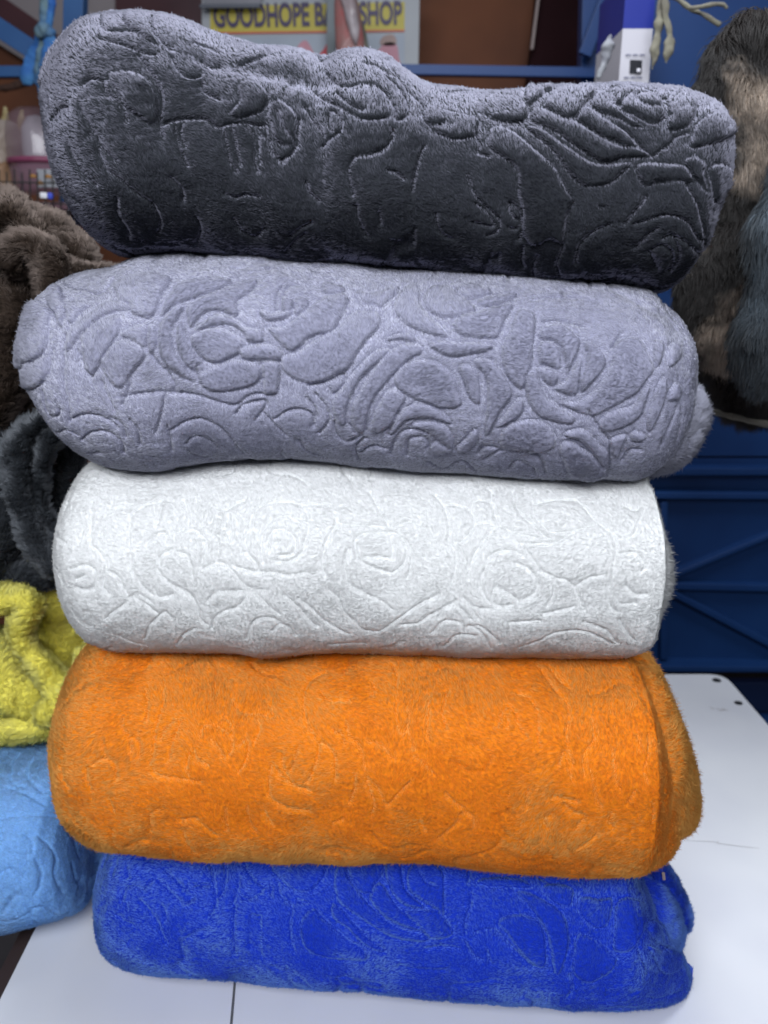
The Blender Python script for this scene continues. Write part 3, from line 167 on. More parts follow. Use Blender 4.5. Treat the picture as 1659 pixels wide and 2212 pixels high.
def pile_mat(name, c, c2=None, gloss=None, rough=.08, patch=0, var=.15, shine=.3, bands=None, pressed=.35, glint=.15, span=.6, line=.3):
    """fibre: soft dyed polyester hair"""
    m, nt, b = new_mat(name)
    nt.nodes.remove(b); out = nt.nodes['Material Output']
    hi = nt.nodes.new('ShaderNodeHairInfo')
    if bands:
        colo, n = mix_noise(nt, c, c2, bands[0], 4, lo=bands[1], hi=bands[2], stretch=bands[3]); base = colo
    elif c2 is not None:
        base, n = mix_noise(nt, c, c2, patch or 20, 3)
    else:
        r = nt.nodes.new('ShaderNodeRGB'); r.outputs[0].default_value = (*c, 1); base = r.outputs[0]
    hs = nt.nodes.new('ShaderNodeHueSaturation'); nt.links.new(base, hs.inputs['Color'])
    mr = nt.nodes.new('ShaderNodeMapRange'); mr.inputs['To Min'].default_value = 1 - var; mr.inputs['To Max'].default_value = 1 + var * .6
    nt.links.new(hi.outputs['Random'], mr.inputs['Value'])
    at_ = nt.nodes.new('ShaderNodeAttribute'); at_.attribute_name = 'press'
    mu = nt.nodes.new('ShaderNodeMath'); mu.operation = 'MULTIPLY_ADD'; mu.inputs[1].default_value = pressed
    nt.links.new(at_.outputs['Fac'], mu.inputs[0]); nt.links.new(mr.outputs[0], mu.inputs[2]); nt.links.new(mu.outputs[0], hs.inputs['Value'])  # brighter sheen of the pressed pile, painted into the fibre colour
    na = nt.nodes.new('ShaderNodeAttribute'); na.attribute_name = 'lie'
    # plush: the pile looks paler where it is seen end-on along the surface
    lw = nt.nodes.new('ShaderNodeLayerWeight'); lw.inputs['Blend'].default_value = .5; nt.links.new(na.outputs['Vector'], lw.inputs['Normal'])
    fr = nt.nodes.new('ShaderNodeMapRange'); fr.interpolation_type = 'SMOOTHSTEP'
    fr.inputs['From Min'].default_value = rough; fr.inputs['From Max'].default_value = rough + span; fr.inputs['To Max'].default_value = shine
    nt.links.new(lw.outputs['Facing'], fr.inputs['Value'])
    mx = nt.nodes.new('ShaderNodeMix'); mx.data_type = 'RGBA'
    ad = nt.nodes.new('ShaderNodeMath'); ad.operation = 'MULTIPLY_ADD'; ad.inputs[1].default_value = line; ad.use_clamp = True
    nt.links.new(at_.outputs['Fac'], ad.inputs[0]); nt.links.new(fr.outputs[0], ad.inputs[2]); nt.links.new(ad.outputs[0], mx.inputs[0]); nt.links.new(hs.outputs[0], mx.inputs[6]); mx.inputs[7].default_value = (*(gloss or [min(1, .12 + v * .9) for v in c]), 1)  # pressed creases blended toward the gloss colour: sheen put into the diffuse
    d = nt.nodes.new('ShaderNodeBsdfDiffuse'); nt.links.new(mx.outputs[2], d.inputs['Color']); nt.links.new(na.outputs['Vector'], d.inputs['Normal'])
    h = nt.nodes.new('ShaderNodeBsdfHair'); h.component = 'Reflection'
    h.inputs['RoughnessU'].default_value = .25; h.inputs['RoughnessV'].default_value = .6
    h.inputs['Color'].default_value = (*(gloss or [min(1, .25 + v * .9) for v in c]), 1)
    m1 = nt.nodes.new('ShaderNodeMixShader'); m1.inputs[0].default_value = glint
    nt.links.new(d.outputs[0], m1.inputs[1]); nt.links.new(h.outputs[0], m1.inputs[2])
    nt.links.new(m1.outputs[0], out.inputs['Surface'])
    return m

# ------------------------------------------------------------------ fur
def grid_frames(G, wrap=True):
    if wrap:
        dt = np.roll(G, -1, 1) - np.roll(G, 1, 1)
    else:
        dt = np.gradient(G, axis=1)
    du = np.gradient(G, axis=0)
    n = np.cross(du, dt); n /= np.linalg.norm(n, axis=-1, keepdims=True) + 1e-12
    area_ = np.linalg.norm(np.cross(du, dt), axis=-1)
    return du, dt, n, area_
def fur(name, G, parent, mat, count, length, radius, lift=.55, flow=(-.4, 1.), swirl=1.0, swirl_scale=.05,
        level=None, clump=.5, cell=.005, keep=None, wrap=True, short=.4, seed=1, flip=1, drop=0.0, kink=.12, nap=.45, tuft=.32, fuzz=.08, stray_share=.08):
    rng = np.random.RandomState(seed)
    du, dt, n, A = grid_frames(G, wrap)
    n = n * flip
    nu, nt = G.shape[:2]
    if keep is not None: A = A * keep
    A = A.copy(); A[-1] = 0
    if not wrap: A[:, -1] = 0
    p = A.reshape(-1).astype(float); p /= p.sum()
    idx = rng.choice(nu * nt, int(count * FAST_HAIR), p=p)
    i, j = idx // nt, idx % nt; a = rng.rand(len(i)); b = rng.rand(len(i)); j2 = (j + 1) % nt; i2 = np.minimum(i + 1, nu - 1)
    def bil(V):
        a_ = a[:, None] if V.ndim == 3 else a; b_ = b[:, None] if V.ndim == 3 else b
        return (V[i, j] * (1 - a_) + V[i2, j] * a_) * (1 - b_) + (V[i, j2] * (1 - a_) + V[i2, j2] * a_) * b_
    P = bil(G); N = bil(n); N /= np.linalg.norm(N, axis=1, keepdims=True) + 1e-12
    # tangent frame: e2 climbs over the roll, e1 runs along it
    ref = np.array([0., .35, 1]); e2 = ref - N * (N @ ref)[:, None]
    e2 /= np.linalg.norm(e2, axis=1, keepdims=True) + 1e-9
    e1 = np.cross(e2, N)
    th = math.atan2(flow[1], flow[0]) + swirl * (1.6 * noise3(P, swirl_scale, seed) + .7 * noise3(P, swirl_scale * .33, seed + 2)) + .25 * rng.randn(len(P))
    T = e1 * np.cos(th)[:, None] + e2 * np.sin(th)[:, None]
    L = length * (.65 + .5 * rng.rand(len(P)))
    lf = lift * (1 + .5 * noise3(P, swirl_scale * .5, seed + 5)) + .15 * rng.randn(len(P))
    stray = rng.rand(len(P)) < stray_share; lf = np.where(stray, lf + .55, lf); L = np.where(stray, L * 1.15, L)
    if level is not None:
        lv = bil(level); L = L * (short + (1 - short) * lv)
    # tufts: neighbours lean to a common tip
    cc = np.floor(P / cell + noise3(P, cell * 1.5, seed + 9)[:, None] * .5)
    hsh = lambda k: np.modf(np.abs(np.sin(cc @ np.array([12.9898, 78.233, 37.719]) + k) * 43758.5453))[0]
    C = (cc + .5 + np.stack([hsh(1), hsh(2), hsh(3)], 1) * .6 - .3) * cell
    D = T * np.cos(lf)[:, None] + N * np.sin(lf)[:, None]
    D /= np.linalg.norm(D, axis=1, keepdims=True)
    tip = P + D * L[:, None]
    pull = (C + (T * .8 + N * .4) * length - tip)
    pull -= N * (pull * N).sum(1)[:, None] * .7
    K = 4
    pts = np.zeros((len(P), K, 3), np.float32)
    jit = rng.randn(len(P), 3) * length * kink
    for k in range(K):
        t = k / (K - 1)
        q = P + (D * t + N * (.25 * t * (1 - t))) * L[:, None] + pull * (clump * t * t) + jit * t * t
        q[:, 2] -= drop * L * t * t
        pts[:, k] = q
    pts[:, 0] -= (N * radius).astype(np.float32)
    cu = bpy.data.hair_curves.new(name)
    cu.add_curves([K] * len(P))
    cu.attributes['position'].data.foreach_set('vector', pts.reshape(-1))
    r = np.tile(np.array([1, .95, .75, .25], np.float32) * radius, len(P)) * np.repeat(.7 + .6 * rng.rand(len(P)), K)
    ra = cu.attributes.get('radius') or cu.attributes.new('radius', 'FLOAT', 'POINT')
    ra.data.foreach_set('value', r.astype(np.float32))
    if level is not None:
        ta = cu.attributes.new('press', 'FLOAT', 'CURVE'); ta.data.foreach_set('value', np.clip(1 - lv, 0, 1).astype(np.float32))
    c2 = np.floor((P + .004 * np.stack([noise3(P, .012, seed + 13), noise3(P, .012, seed + 14), noise3(P, .012, seed + 15)], -1)) / np.array([length * .8, length * .22, length * .22]))
    h2 = lambda k: np.modf(np.abs(np.sin(c2 @ np.array([12.9898, 78.233, 37.719]) + k) * 43758.5453))[0] - .5
    ln = N + np.stack([h2(1), h2(2), h2(3)], 1) * tuft + rng.randn(len(P), 3) * fuzz + T * nap; ln /= np.linalg.norm(ln, axis=1, keepdims=True)
    va = cu.attributes.new('lie', 'FLOAT_VECTOR', 'CURVE'); va.data.foreach_set('vector', ln.astype(np.float32).reshape(-1))
    cu.materials.append(mat)
    o = bpy.data.objects.new(name, cu); col.objects.link(o)
    o.parent = parent; o.matrix_parent_inverse = Matrix.Translation(parent.location).inverted() if parent.parent is None else Matrix()
    o['kind'] = 'stuff'
    return o

# ------------------------------------------------------------------ rolled blankets
KY, NE = 1.22, 2.3
def parse_profile(s):
    return np.array([[float(v) / 1000 for v in r.split(',')] for r in s.split()])
def height_field(UU, TH, pat, petal, crease, soft):
    """raised petals and pressed creases on the unrolled cloth; UU (m), TH (half degrees)"""
    RB = 0.115 * math.pi / 360.0
    U, Sg = UU, TH * RB
    nu, nt = len(U), len(Sg)
    W = np.zeros((nu, nt)); P = np.zeros((nu, nt)); L = np.zeros((nu, nt)); near = np.full((nu, nt), 9.0)
    for item in pat.split(';'):
        kind = item[0]
        pts = np.array([[float(a) for a in p.split(',')] for p in item[1:].split()]); pts[:, 0] /= 1000; pts[:, 1] *= RB
        if kind == 'P' and len(pts) < 3: kind = 'L'
        c = spline(pts, 5, kind == 'P'); m = .016
        i0, i1 = np.searchsorted(U, [c[:, 0].min() - m, c[:, 0].max() + m]); j0, j1 = np.searchsorted(Sg, [c[:, 1].min() - m, c[:, 1].max() + m])
        if i1 - i0 < 2 or j1 - j0 < 2: continue
        X, Y = np.meshgrid(U[i0:i1], Sg[j0:j1], indexing='ij')
        A = c; B = np.roll(c, -1, 0)
        if kind == 'L': A, B = c[:-1], c[1:]
        d = np.full(X.shape, 9.0); ins = np.zeros(X.shape, bool)
        for (ax, ay), (bx, by) in zip(A, B):
            vx, vy = bx - ax, by - ay; q = vx * vx + vy * vy + 1e-12
            t = np.clip(((X - ax) * vx + (Y - ay) * vy) / q, 0, 1)
            d = np.minimum(d, (X - ax - t * vx) ** 2 + (Y - ay - t * vy) ** 2)
            if kind == 'P':
                cr = ((ay > Y) != (by > Y)) & (X < (bx - ax) * (Y - ay) / (by - ay + 1e-12) + ax); ins ^= cr
        d = np.sqrt(d); W[i0:i1, j0:j1] = np.maximum(W[i0:i1, j0:j1], np.exp(-(d / .0026) ** 2)); near[i0:i1, j0:j1] = np.minimum(near[i0:i1, j0:j1], np.where(ins, 0, d))
        if kind == 'P':
            sd = np.where(ins, d, -d)
            e = sstep(-.0008, .0013, sd) * (.60 + .40 * (1 - np.exp(-np.maximum(sd, 0) / .010)))
            P[i0:i1, j0:j1] = np.maximum(P[i0:i1, j0:j1], e)
            a = L[i0:i1, j0:j1]; L[i0:i1, j0:j1] = np.maximum(a, .55 * np.exp(-(d / .0015) ** 2))
        else:
            e = .8 * np.exp(-(d / .0014) ** 2) + .32 * np.exp(-d / .005)
            a = L[i0:i1, j0:j1]; L[i0:i1, j0:j1] = np.where(np.abs(e) > np.abs(a), e, a)
    return petal * P - crease * L, P, W, near
def make_roll(name, key, label, cat, group, mats, pattern=None, petal=.003, crease=.003, lump=.003, wrinkle=.00035, crinkle=.00055, step=.0014,
              hair=260000, hair_len=.0050, hair_r=.00018, seed=1, floor=None, parent=None, part='outer_wrap', base_level=.25, folds=(), fur_kw={}):
    Pr = parse_profile(PROFILE[key]); bm, pm = mats
    U = np.r_[0, np.cumsum(np.hypot(np.diff(Pr[:, 0]), np.diff(Pr[:, 3]) * KY))]
    nu = int(U[-1] / step); uu = np.linspace(0, U[-1], nu)
    nf = int(.50 / step); thf = np.linspace(-125, 125, nf); thb = np.linspace(125, 235, max(12, nf // 7))[1:-1]
    th = np.r_[thf, thb]; tr = np.radians(th)
    X, Yc, Zc, b = [np.interp(uu, U, Pr[:, k])[:, None] for k in range(4)]
    c, s = np.cos(tr)[None], np.sin(tr)[None]; e = 2 / NE
    G = np.stack([X + 0 * c, Yc - KY * b * np.sign(c) * np.abs(c) ** e, Zc + b * np.sign(s) * np.abs(s) ** e], -1)
    if pattern:
        hf, Pm, Lm, near = height_field(uu, thf * 2, pattern, petal, crease, 0)
        z = lambda v, f=0.: np.hstack([v, np.full((nu, len(thb)), f)])
        hf, Pm, Lm, near = z(hf), z(Pm), z(Lm), z(near, 9.)
    else:
        hf = Pm = Lm = np.zeros(G.shape[:2]); near = Pm + 9
    far = sstep(.03, .05, near)
    # cloth that shows no traced petals: warped ridges of the same embossing
    Q = G + .02 * np.stack([noise3(G, .05, seed + 20), noise3(G, .05, seed + 21), noise3(G, .05, seed + 22)], -1)
    rid = 1 - np.minimum(1, np.abs(noise3(Q, .035, seed + 30)) * 7)
    hf = hf - far * rid * crease * .7
    hf = hf + lump * noise3(G, .09, seed) + lump * .5 * noise3(G, .035, seed + 1) + wrinkle * noise3(G * np.array([1, 1, 1.6]), .012, seed + 2) + wrinkle * .6 * noise3(G, .005, seed + 3)
    cr = noise3(G * np.array([.28, 1, 1]) + .004 * noise3(G, .02, seed + 40)[..., None], .0036, seed + 41)
    hf = hf + crinkle * (1 - np.abs(cr) * 2) * (.55 + .45 * noise3(G, .05, seed + 42))
    fade = sstep(0, .012, np.minimum(uu, U[-1] - uu))[:, None]
    _, _, n, _ = grid_frames(G)
    # outward
    ctr = np.concatenate([X, Yc, Zc], 1)[:, None, :]
    sg = np.sign(((G - ctr) * n).sum(-1).mean())
    n = n * sg
    G = G + n * (hf * fade)[..., None]
    for (fu, ft, fw, fd, fl) in folds:      # broad pleats: along, round (deg), width, depth, length
        g = np.exp(-((uu[:, None] - fu) / fl) ** 2 - ((th[None] - ft) * .002 / fw) ** 2)
        G = G - n * (g * fd)[..., None]
    if floor is not None:
        zz = G[..., 2]; G[..., 2] = np.where(zz < floor + .006, floor + .006 * np.exp((zz - floor - .006) / .006), zz)
    if parent is None:
        root = empty(name, (float(Pr[:, 0].mean()), float(Pr[:, 1].mean()), float((Pr[:, 2] - Pr[:, 3]).min())), label, cat, group)
    else:
        root = parent
    w_ = from_grid(part, G, bm, root)
    keep = np.where(np.abs(th) < 125, 1.0, .12)[None] * np.ones((nu, 1))
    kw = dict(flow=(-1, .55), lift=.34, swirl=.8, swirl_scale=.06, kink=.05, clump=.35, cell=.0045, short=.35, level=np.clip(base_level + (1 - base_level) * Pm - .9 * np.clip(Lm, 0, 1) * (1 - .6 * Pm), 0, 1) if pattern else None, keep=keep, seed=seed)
    kw.update(fur_kw)
    fur('pile', G, root, pm, hair, hair_len, hair_r, flip=sg, **kw)
    return root

def rgb(r, g, b):
    f = lambda v: ((v / 255 + .055) / 1.055) ** 2.4 if v > 10 else v / 255 / 12.92
    return (f(r), f(g), f(b))

BL = 'rolled fleece blankets in the tall stack'
cols = dict(charcoal=(.030, .033, .040), grey=(.305, .308, .415), white=(.84, .85, .85), orange=(.84, .23, .012), blue=(.008, .036, .50))
def mats(n, c, **k):
    return cloth_mat(n + '_cloth', c), pile_mat(n + '_pile', c, **k)
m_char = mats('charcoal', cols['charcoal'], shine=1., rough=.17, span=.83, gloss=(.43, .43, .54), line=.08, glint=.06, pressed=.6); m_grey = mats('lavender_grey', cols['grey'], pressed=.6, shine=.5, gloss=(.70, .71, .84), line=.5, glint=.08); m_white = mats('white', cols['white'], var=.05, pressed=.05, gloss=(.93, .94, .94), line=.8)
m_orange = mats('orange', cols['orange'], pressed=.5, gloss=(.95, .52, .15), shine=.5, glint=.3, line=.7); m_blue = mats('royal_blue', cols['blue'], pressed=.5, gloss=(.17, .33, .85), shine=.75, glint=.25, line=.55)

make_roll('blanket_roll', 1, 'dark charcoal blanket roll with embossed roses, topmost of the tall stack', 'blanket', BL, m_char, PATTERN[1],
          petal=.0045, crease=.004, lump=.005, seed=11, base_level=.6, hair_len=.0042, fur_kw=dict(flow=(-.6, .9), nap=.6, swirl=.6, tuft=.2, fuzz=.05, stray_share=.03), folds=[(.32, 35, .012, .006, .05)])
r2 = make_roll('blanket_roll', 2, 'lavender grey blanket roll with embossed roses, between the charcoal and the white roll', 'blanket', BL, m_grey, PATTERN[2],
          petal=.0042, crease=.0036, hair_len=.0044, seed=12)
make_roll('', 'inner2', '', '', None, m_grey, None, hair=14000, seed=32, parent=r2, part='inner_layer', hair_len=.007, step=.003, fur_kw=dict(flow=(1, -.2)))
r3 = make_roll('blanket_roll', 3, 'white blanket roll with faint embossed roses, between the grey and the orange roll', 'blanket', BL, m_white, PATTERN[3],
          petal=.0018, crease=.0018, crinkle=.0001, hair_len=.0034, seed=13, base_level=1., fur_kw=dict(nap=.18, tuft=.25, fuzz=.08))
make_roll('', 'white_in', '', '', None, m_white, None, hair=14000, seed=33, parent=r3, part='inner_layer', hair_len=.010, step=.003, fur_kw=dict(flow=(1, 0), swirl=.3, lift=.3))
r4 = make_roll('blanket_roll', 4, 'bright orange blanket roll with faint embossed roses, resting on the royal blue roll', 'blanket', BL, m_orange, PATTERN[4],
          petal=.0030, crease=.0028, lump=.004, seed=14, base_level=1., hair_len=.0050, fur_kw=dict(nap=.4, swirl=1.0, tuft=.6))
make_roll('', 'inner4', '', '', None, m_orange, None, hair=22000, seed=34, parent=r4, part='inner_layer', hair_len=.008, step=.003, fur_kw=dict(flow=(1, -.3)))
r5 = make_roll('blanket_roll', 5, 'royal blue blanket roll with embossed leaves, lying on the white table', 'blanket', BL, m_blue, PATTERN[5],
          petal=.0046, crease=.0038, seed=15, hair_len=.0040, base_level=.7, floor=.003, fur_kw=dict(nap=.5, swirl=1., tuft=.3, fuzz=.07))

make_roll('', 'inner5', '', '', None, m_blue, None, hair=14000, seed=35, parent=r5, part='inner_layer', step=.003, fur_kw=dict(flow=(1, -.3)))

# ------------------------------------------------------------------ building helpers for the surroundings
def mesh_obj(name, verts, faces, mat, parent=None, smooth=False, bevel=0):
    me = bpy.data.meshes.new(name); me.from_pydata([tuple(v) for v in verts], [], faces); me.update()
    bm_ = bmesh.new(); bm_.from_mesh(me)
    if bevel: bmesh.ops.bevel(bm_, geom=list(bm_.edges), offset=bevel, segments=2, affect='EDGES', profile=.6)
    bmesh.ops.recalc_face_normals(bm_, faces=bm_.faces); bm_.to_mesh(me); bm_.free()
    if smooth:
        for p in me.polygons: p.use_smooth = True
    return link(name, me, mat, parent)
def slab(name, pts, Y, thick, mat, parent=None, bevel=0):
    """a panel whose outline is given by points seen at depth Y, with real thickness behind"""
    f = [at(x, y, Y) for x, y in pts]; b = [v + Vector((0, thick, 0)) for v in f]; n = len(f)
    faces = [list(range(n)), list(range(2 * n - 1, n - 1, -1))] + [[i, (i + 1) % n, n + (i + 1) % n, n + i] for i in range(n)]
    return mesh_obj(name, f + b, faces, mat, parent, bevel=bevel)
def rect(name, x0, y0, x1, y1, Y, thick, mat, parent=None, bevel=0):
    return slab(name, [(x0, y0), (x1, y0), (x1, y1), (x0, y1)], Y, thick, mat, parent, bevel)
def bar(name, p, q, w, d, mat, parent=None, bevel=.002):
    """rectangular tube from p to q, w across, d deep"""
    p, q = Vector(p), Vector(q); ax = (q - p).normalized(); dep = Vector((0, 1, 0)); s = ax.cross(dep)
    if s.length < .1: dep = Vector((0, 0, 1)); s = ax.cross(dep)
    s.normalize(); dep = s.cross(ax).normalized()
    v = [e + s * (a * w / 2) + dep * (b * d / 2) for e in (p, q) for a, b in ((-1, -1), (1, -1), (1, 1), (-1, 1))]
    fc = [[0, 1, 2, 3], [7, 6, 5, 4]] + [[i, i + 4, (i + 1) % 4 + 4, (i + 1) % 4] for i in range(4)]
    return mesh_obj(name, v, fc, mat, parent, bevel=bevel)
def box(name, c, s, mat, parent=None, bevel=0):
    v = [Vector(c) + Vector((x * s[0] / 2, y * s[1] / 2, z * s[2] / 2)) for x, y, z in
         ((-1, -1, -1), (1, -1, -1), (1, 1, -1), (-1, 1, -1), (-1, -1, 1), (1, -1, 1), (1, 1, 1), (-1, 1, 1))]
    return mesh_obj(name, v, [[0, 3, 2, 1], [4, 5, 6, 7], [0, 1, 5, 4], [1, 2, 6, 5], [2, 3, 7, 6], [3, 0, 4, 7]], mat, parent, bevel=bevel)
def tube_grid(path, rads, n=36, m=20, flat=1.0, lump=0., lscale=.05, seed=0, closed_ends=True, depth=None):
    """lumpy tube; path points (m) and radii; flat squeezes it along Y"""
    p = spline([(*a, r) for a, r in zip(path, rads)], max(3, n // max(1, len(path) - 1)))
    C, R = p[:, :3], np.abs(p[:, 3]); T = np.gradient(C, axis=0); T /= np.linalg.norm(T, axis=1, keepdims=True)
    if closed_ends:   # round caps
        k = 6; a = np.linspace(0, math.pi / 2, k, endpoint=False)
        h0 = C[0] - T[0] * R[0] * np.cos(a)[:, None]; h1 = C[-1] + T[-1] * R[-1] * np.cos(a[::-1])[:, None]
        C = np.vstack([h0, C, h1]); R = np.r_[R[0] * np.sin(a) + 1e-4, R, R[-1] * np.sin(a[::-1]) + 1e-4]
        T = np.vstack([np.repeat(T[:1], k, 0), T, np.repeat(T[-1:], k, 0)])
    dep = np.array([0, 1., 0]); S = np.cross(T, dep); S /= np.linalg.norm(S, axis=1, keepdims=True) + 1e-9
    D = np.cross(S, T); a = np.linspace(0, 2 * math.pi, m, endpoint=False)
    G = C[:, None] + (S[:, None] * np.cos(a)[None, :, None] + D[:, None] * np.sin(a)[None, :, None] * flat) * R[:, None, None]
    if lump:
        _, _, nn, _ = grid_frames(G); sg = np.sign(((G - C[:, None]) * nn).sum(-1).mean())
        G = G + nn * sg * (lump * noise3(G, lscale, seed) + lump * .5 * noise3(G, lscale * .4, seed + 1))[..., None]
    return G, C
def outward(G):
    _, _, n, _ = grid_frames(G); return np.sign(((G - G.mean(1, keepdims=True)) * n).sum(-1).mean())
def fold(parent, pts, Y, mats_, name='fold', flat=1.1, lump=.006, lscale=.04, seed=0, hair=9000, hl=.010, hr=.0003, **kw):
    path = [at(x, y, (Y if len(q) < 2 else q[1])) for x, y, *q in pts]
    rads = [q[0] / F_PX * Y for x, y, *q in pts]
    G, C = tube_grid(path, rads, 60, 40, flat, lump, lscale, seed)
    o = from_grid(name, G, mats_[0], parent)
    k = dict(seed=seed + 50, clump=.6, cell=.008, swirl=1.2, swirl_scale=.04, lift=.7); k.update(kw)
    fur('pile', G, parent, mats_[1], hair, hl, hr, flip=outward(G), **k)
    return o

# ------------------------------------------------------------------ table, floor and walls
M_table = plain('white_laminate', (.72, .74, .78), .36, (.63, .65, .71), 3.5, bump=.03, bscale=25)
M_edge = plain('dark_table_edge', (.05, .035, .035), .5)
M_dark = plain('dark_floor', (.03, .028, .032), .7, (.018, .017, .02), 3)
M_gap = plain('black_gap', (.02, .022, .028), .8)
tb = empty('display_table', (.1, 1.0, 0), 'white laminate display table of two boards under the blanket stack', 'table')
def on_table(x, y):
    a = at(x, y, 1.0); d = Vector((a.x, a.y, a.z - EYE)); t = -EYE / d.z
    return Vector((d.x * t, d.y * t))
near_l = on_table(0, 2166); far_l = on_table(86, 1993); dl = (far_l - near_l).normalized()
c_far = on_table(1567, 1463); e_far = on_table(1659, 1569); dr = (c_far - e_far).normalized()
s0, s1 = on_table(500, 2212), on_table(508, 2117); ds = (s1 - s0).normalized()
yb = c_far.y + .01
def on_line(p, d, y): return p + d * ((y - p.y) / d.y)
L0, L1 = on_line(near_l, dl, .30), on_line(near_l, dl, yb)
R0, R1 = on_line(e_far, dr, .30), on_line(e_far, dr, yb)
S0, S1 = on_line(s0, ds, .30), on_line(s0, ds, yb)
def board(outline, z0, z1, mat, bevel, name='board'):
    n = len(outline); v = [Vector((p.x, p.y, z1)) for p in outline] + [Vector((p.x, p.y, z0)) for p in outline]
    return mesh_obj(name, v, [list(range(n)), list(range(2 * n - 1, n - 1, -1))] + [[i, (i + 1) % n, n + (i + 1) % n, n + i] for i in range(n)], mat, tb, bevel=bevel)
g = .0035
def round_corner(p, d1, d2, r, k=6):
    a, b = p + d1 * r, p + d2 * r
    return [a.lerp(p, t).lerp(p.lerp(b, t), t) for t in [i / k for i in range(k + 1)]]
left = [L0, Vector((S0.x - g * 1.5, S0.y)), Vector((S1.x - g * .3, S1.y))] + round_corner(L1, Vector((1, 0)), -dl, .03)
right = [Vector((S0.x + g, S0.y)), R0] + round_corner(R1, -dr, Vector((-1, 0)), .035) + [Vector((S1.x + g, S1.y))]
board(left, -.022, 0, M_table, .002); board(right, -.022, 0.0006, M_table, .002)
board([L0 + Vector((-.03, 0)), R0, R1, L1 + Vector((-.03, 0))], -.07, -.0225, M_edge, .003, 'frame')
for p in (L0, L1, R0, R1):
    q = Vector(((p.x * .93 + .01), p.y * .97)); box('leg', (q.x, q.y, -.41), (.05, .05, .68), M_edge, tb, .003)
for x, y, r in ((1548, 1470.5, .0085), (1595, 1519.5, .0075)):
    p = on_table(x, y); n = 20
    v = [Vector((p.x + r * math.cos(a) * 1.1, p.y + r * math.sin(a), .0018)) for a in np.linspace(0, 2 * math.pi, n, endpoint=False)]
    w2 = [Vector((a.x, a.y, .0006)) for a in v]
    mesh_obj('screw_hole', v + w2, [list(range(n))] + [[i, (i + 1) % n, n + (i + 1) % n, n + i] for i in range(n)], M_gap, tb)
# scuffs and hairline scratches on the laminate
M_scuff = plain('scuff', (.42, .40, .40), .7)
def scratch(pts, w):
    P = [on_table(x, y) for x, y in pts]; v = []; f = []
    for i, p in enumerate(P):
        d = (P[min(i + 1, len(P) - 1)] - P[max(i - 1, 0)]).normalized(); nn = Vector((-d.y, d.x)) * w * (.5 if i in (0, len(P) - 1) else 1)
        v += [Vector((p.x + nn.x, p.y + nn.y, .0016)), Vector((p.x - nn.x, p.y - nn.y, .0016))]
    for i in range(len(P) - 1): f.append([2 * i, 2 * i + 1, 2 * i + 3, 2 * i + 2])
    mesh_obj('scuff_mark', v, f, M_scuff, tb)
scratch([(1533, 1528), (1540, 1534), (1543, 1531)], .0012); scratch([(1548, 1531), (1556, 1536), (1566, 1534), (1572, 1537)], .0016)
scratch([(1560, 1530), (1564, 1535)], .001); scratch([(1480, 1817), (1545, 1820), (1547, 1823), (1600, 1830), (1640, 1834)], .0004)
scratch([(1551, 1819), (1549, 1822)], .0012)

tag(box('floor', (0, 3, -.77), (14, 14, .04), M_dark), kind='structure')
M_wall = plain('brown_wall_board', (.17, .060, .027), .7, (.10, .036, .019), 2.5)
tag(box('back_wall', (0, 3.24, 1.2), (9, .1, 4), M_wall), kind='structure')
M_pale = plain('pale_plaster', (.30, .27, .28), .8, (.24, .21, .22), 3)
M_maroon = plain('maroon_paint', (.060, .018, .024), .5, (.04, .012, .018), 5)
tag(slab('wall_panel', [(20, -160), (262, -160), (262, 190), (150, 190), (-60, 60), (-160, -160)], 3.12, .05, M_pale), kind='structure')
mb = empty('sloping_beam', at(80, 90, 3.0), 'dark maroon beam sloping down behind the blue knotted rag', 'beam')
bar('beam', at(-120, -60, 3.02), at(290, 222, 3.02), .085, .05, M_maroon, mb)
mp = rect('painted_board', 249, -80, 436, 150, 3.1, .06, M_maroon)
tag(mp, 'maroon painted board left of the shop banner', 'board')
mp2 = slab('painted_board', [(1166, -60), (1300, -60), (1300, 260), (1130, 260), (1149, 105)], 3.05, .06, plain('near_black_board', (.020, .006, .008), .8, spec=.1))
tag(mp2, 'near black board leaning right of the shop banner behind the charcoal roll', 'board')
M_pol = plain('pale_strip', (.35, .28, .27), .5)
mp3 = bar('edge_strip', at(1167, -40, 3.0), at(1148, 108, 3.0), .009, .02, M_pol); tag(mp3, 'thin pale metal strip along the edge of the near black board', 'strip')

# ------------------------------------------------------------------ blue steel rack behind
M_blue = plain('blue_steel', (.030, .105, .27), .45, (.02, .075, .21), 5, bump=.05, bscale=40)
M_dblue = plain('dark_blue_steel', (.010, .042, .15), .45, (.008, .04, .155), 4, bump=.05, bscale=40)
rk = empty('storage_rack', (0, 2.5, -.75), 'blue steel rack with cross rails behind the charcoal roll', 'rack')
ra = Vector((0, 0, 0))
bar('post', at(169, -200, 2.5), at(146, 700, 2.5), .055, .04, M_blue, rk)
bar('rail', at(-220, 158, 2.46), at(185, 155, 2.46), .028, .03, M_blue, rk)
bar('rail', at(700, 149, 2.46), at(1300, 159, 2.46), .026, .03, M_dblue, rk)
bar('brace', at(-60, 22, 2.43), at(150, 160, 2.43), .050, .025, M_blue, rk)
bar('post', at(1288, -200, 2.5), at(1262, 800, 2.5), .075, .05, M_dblue, rk)
bar('brace', at(1262, 120, 2.42), at(1330, -60, 2.42), .035, .02, M_dblue, rk)

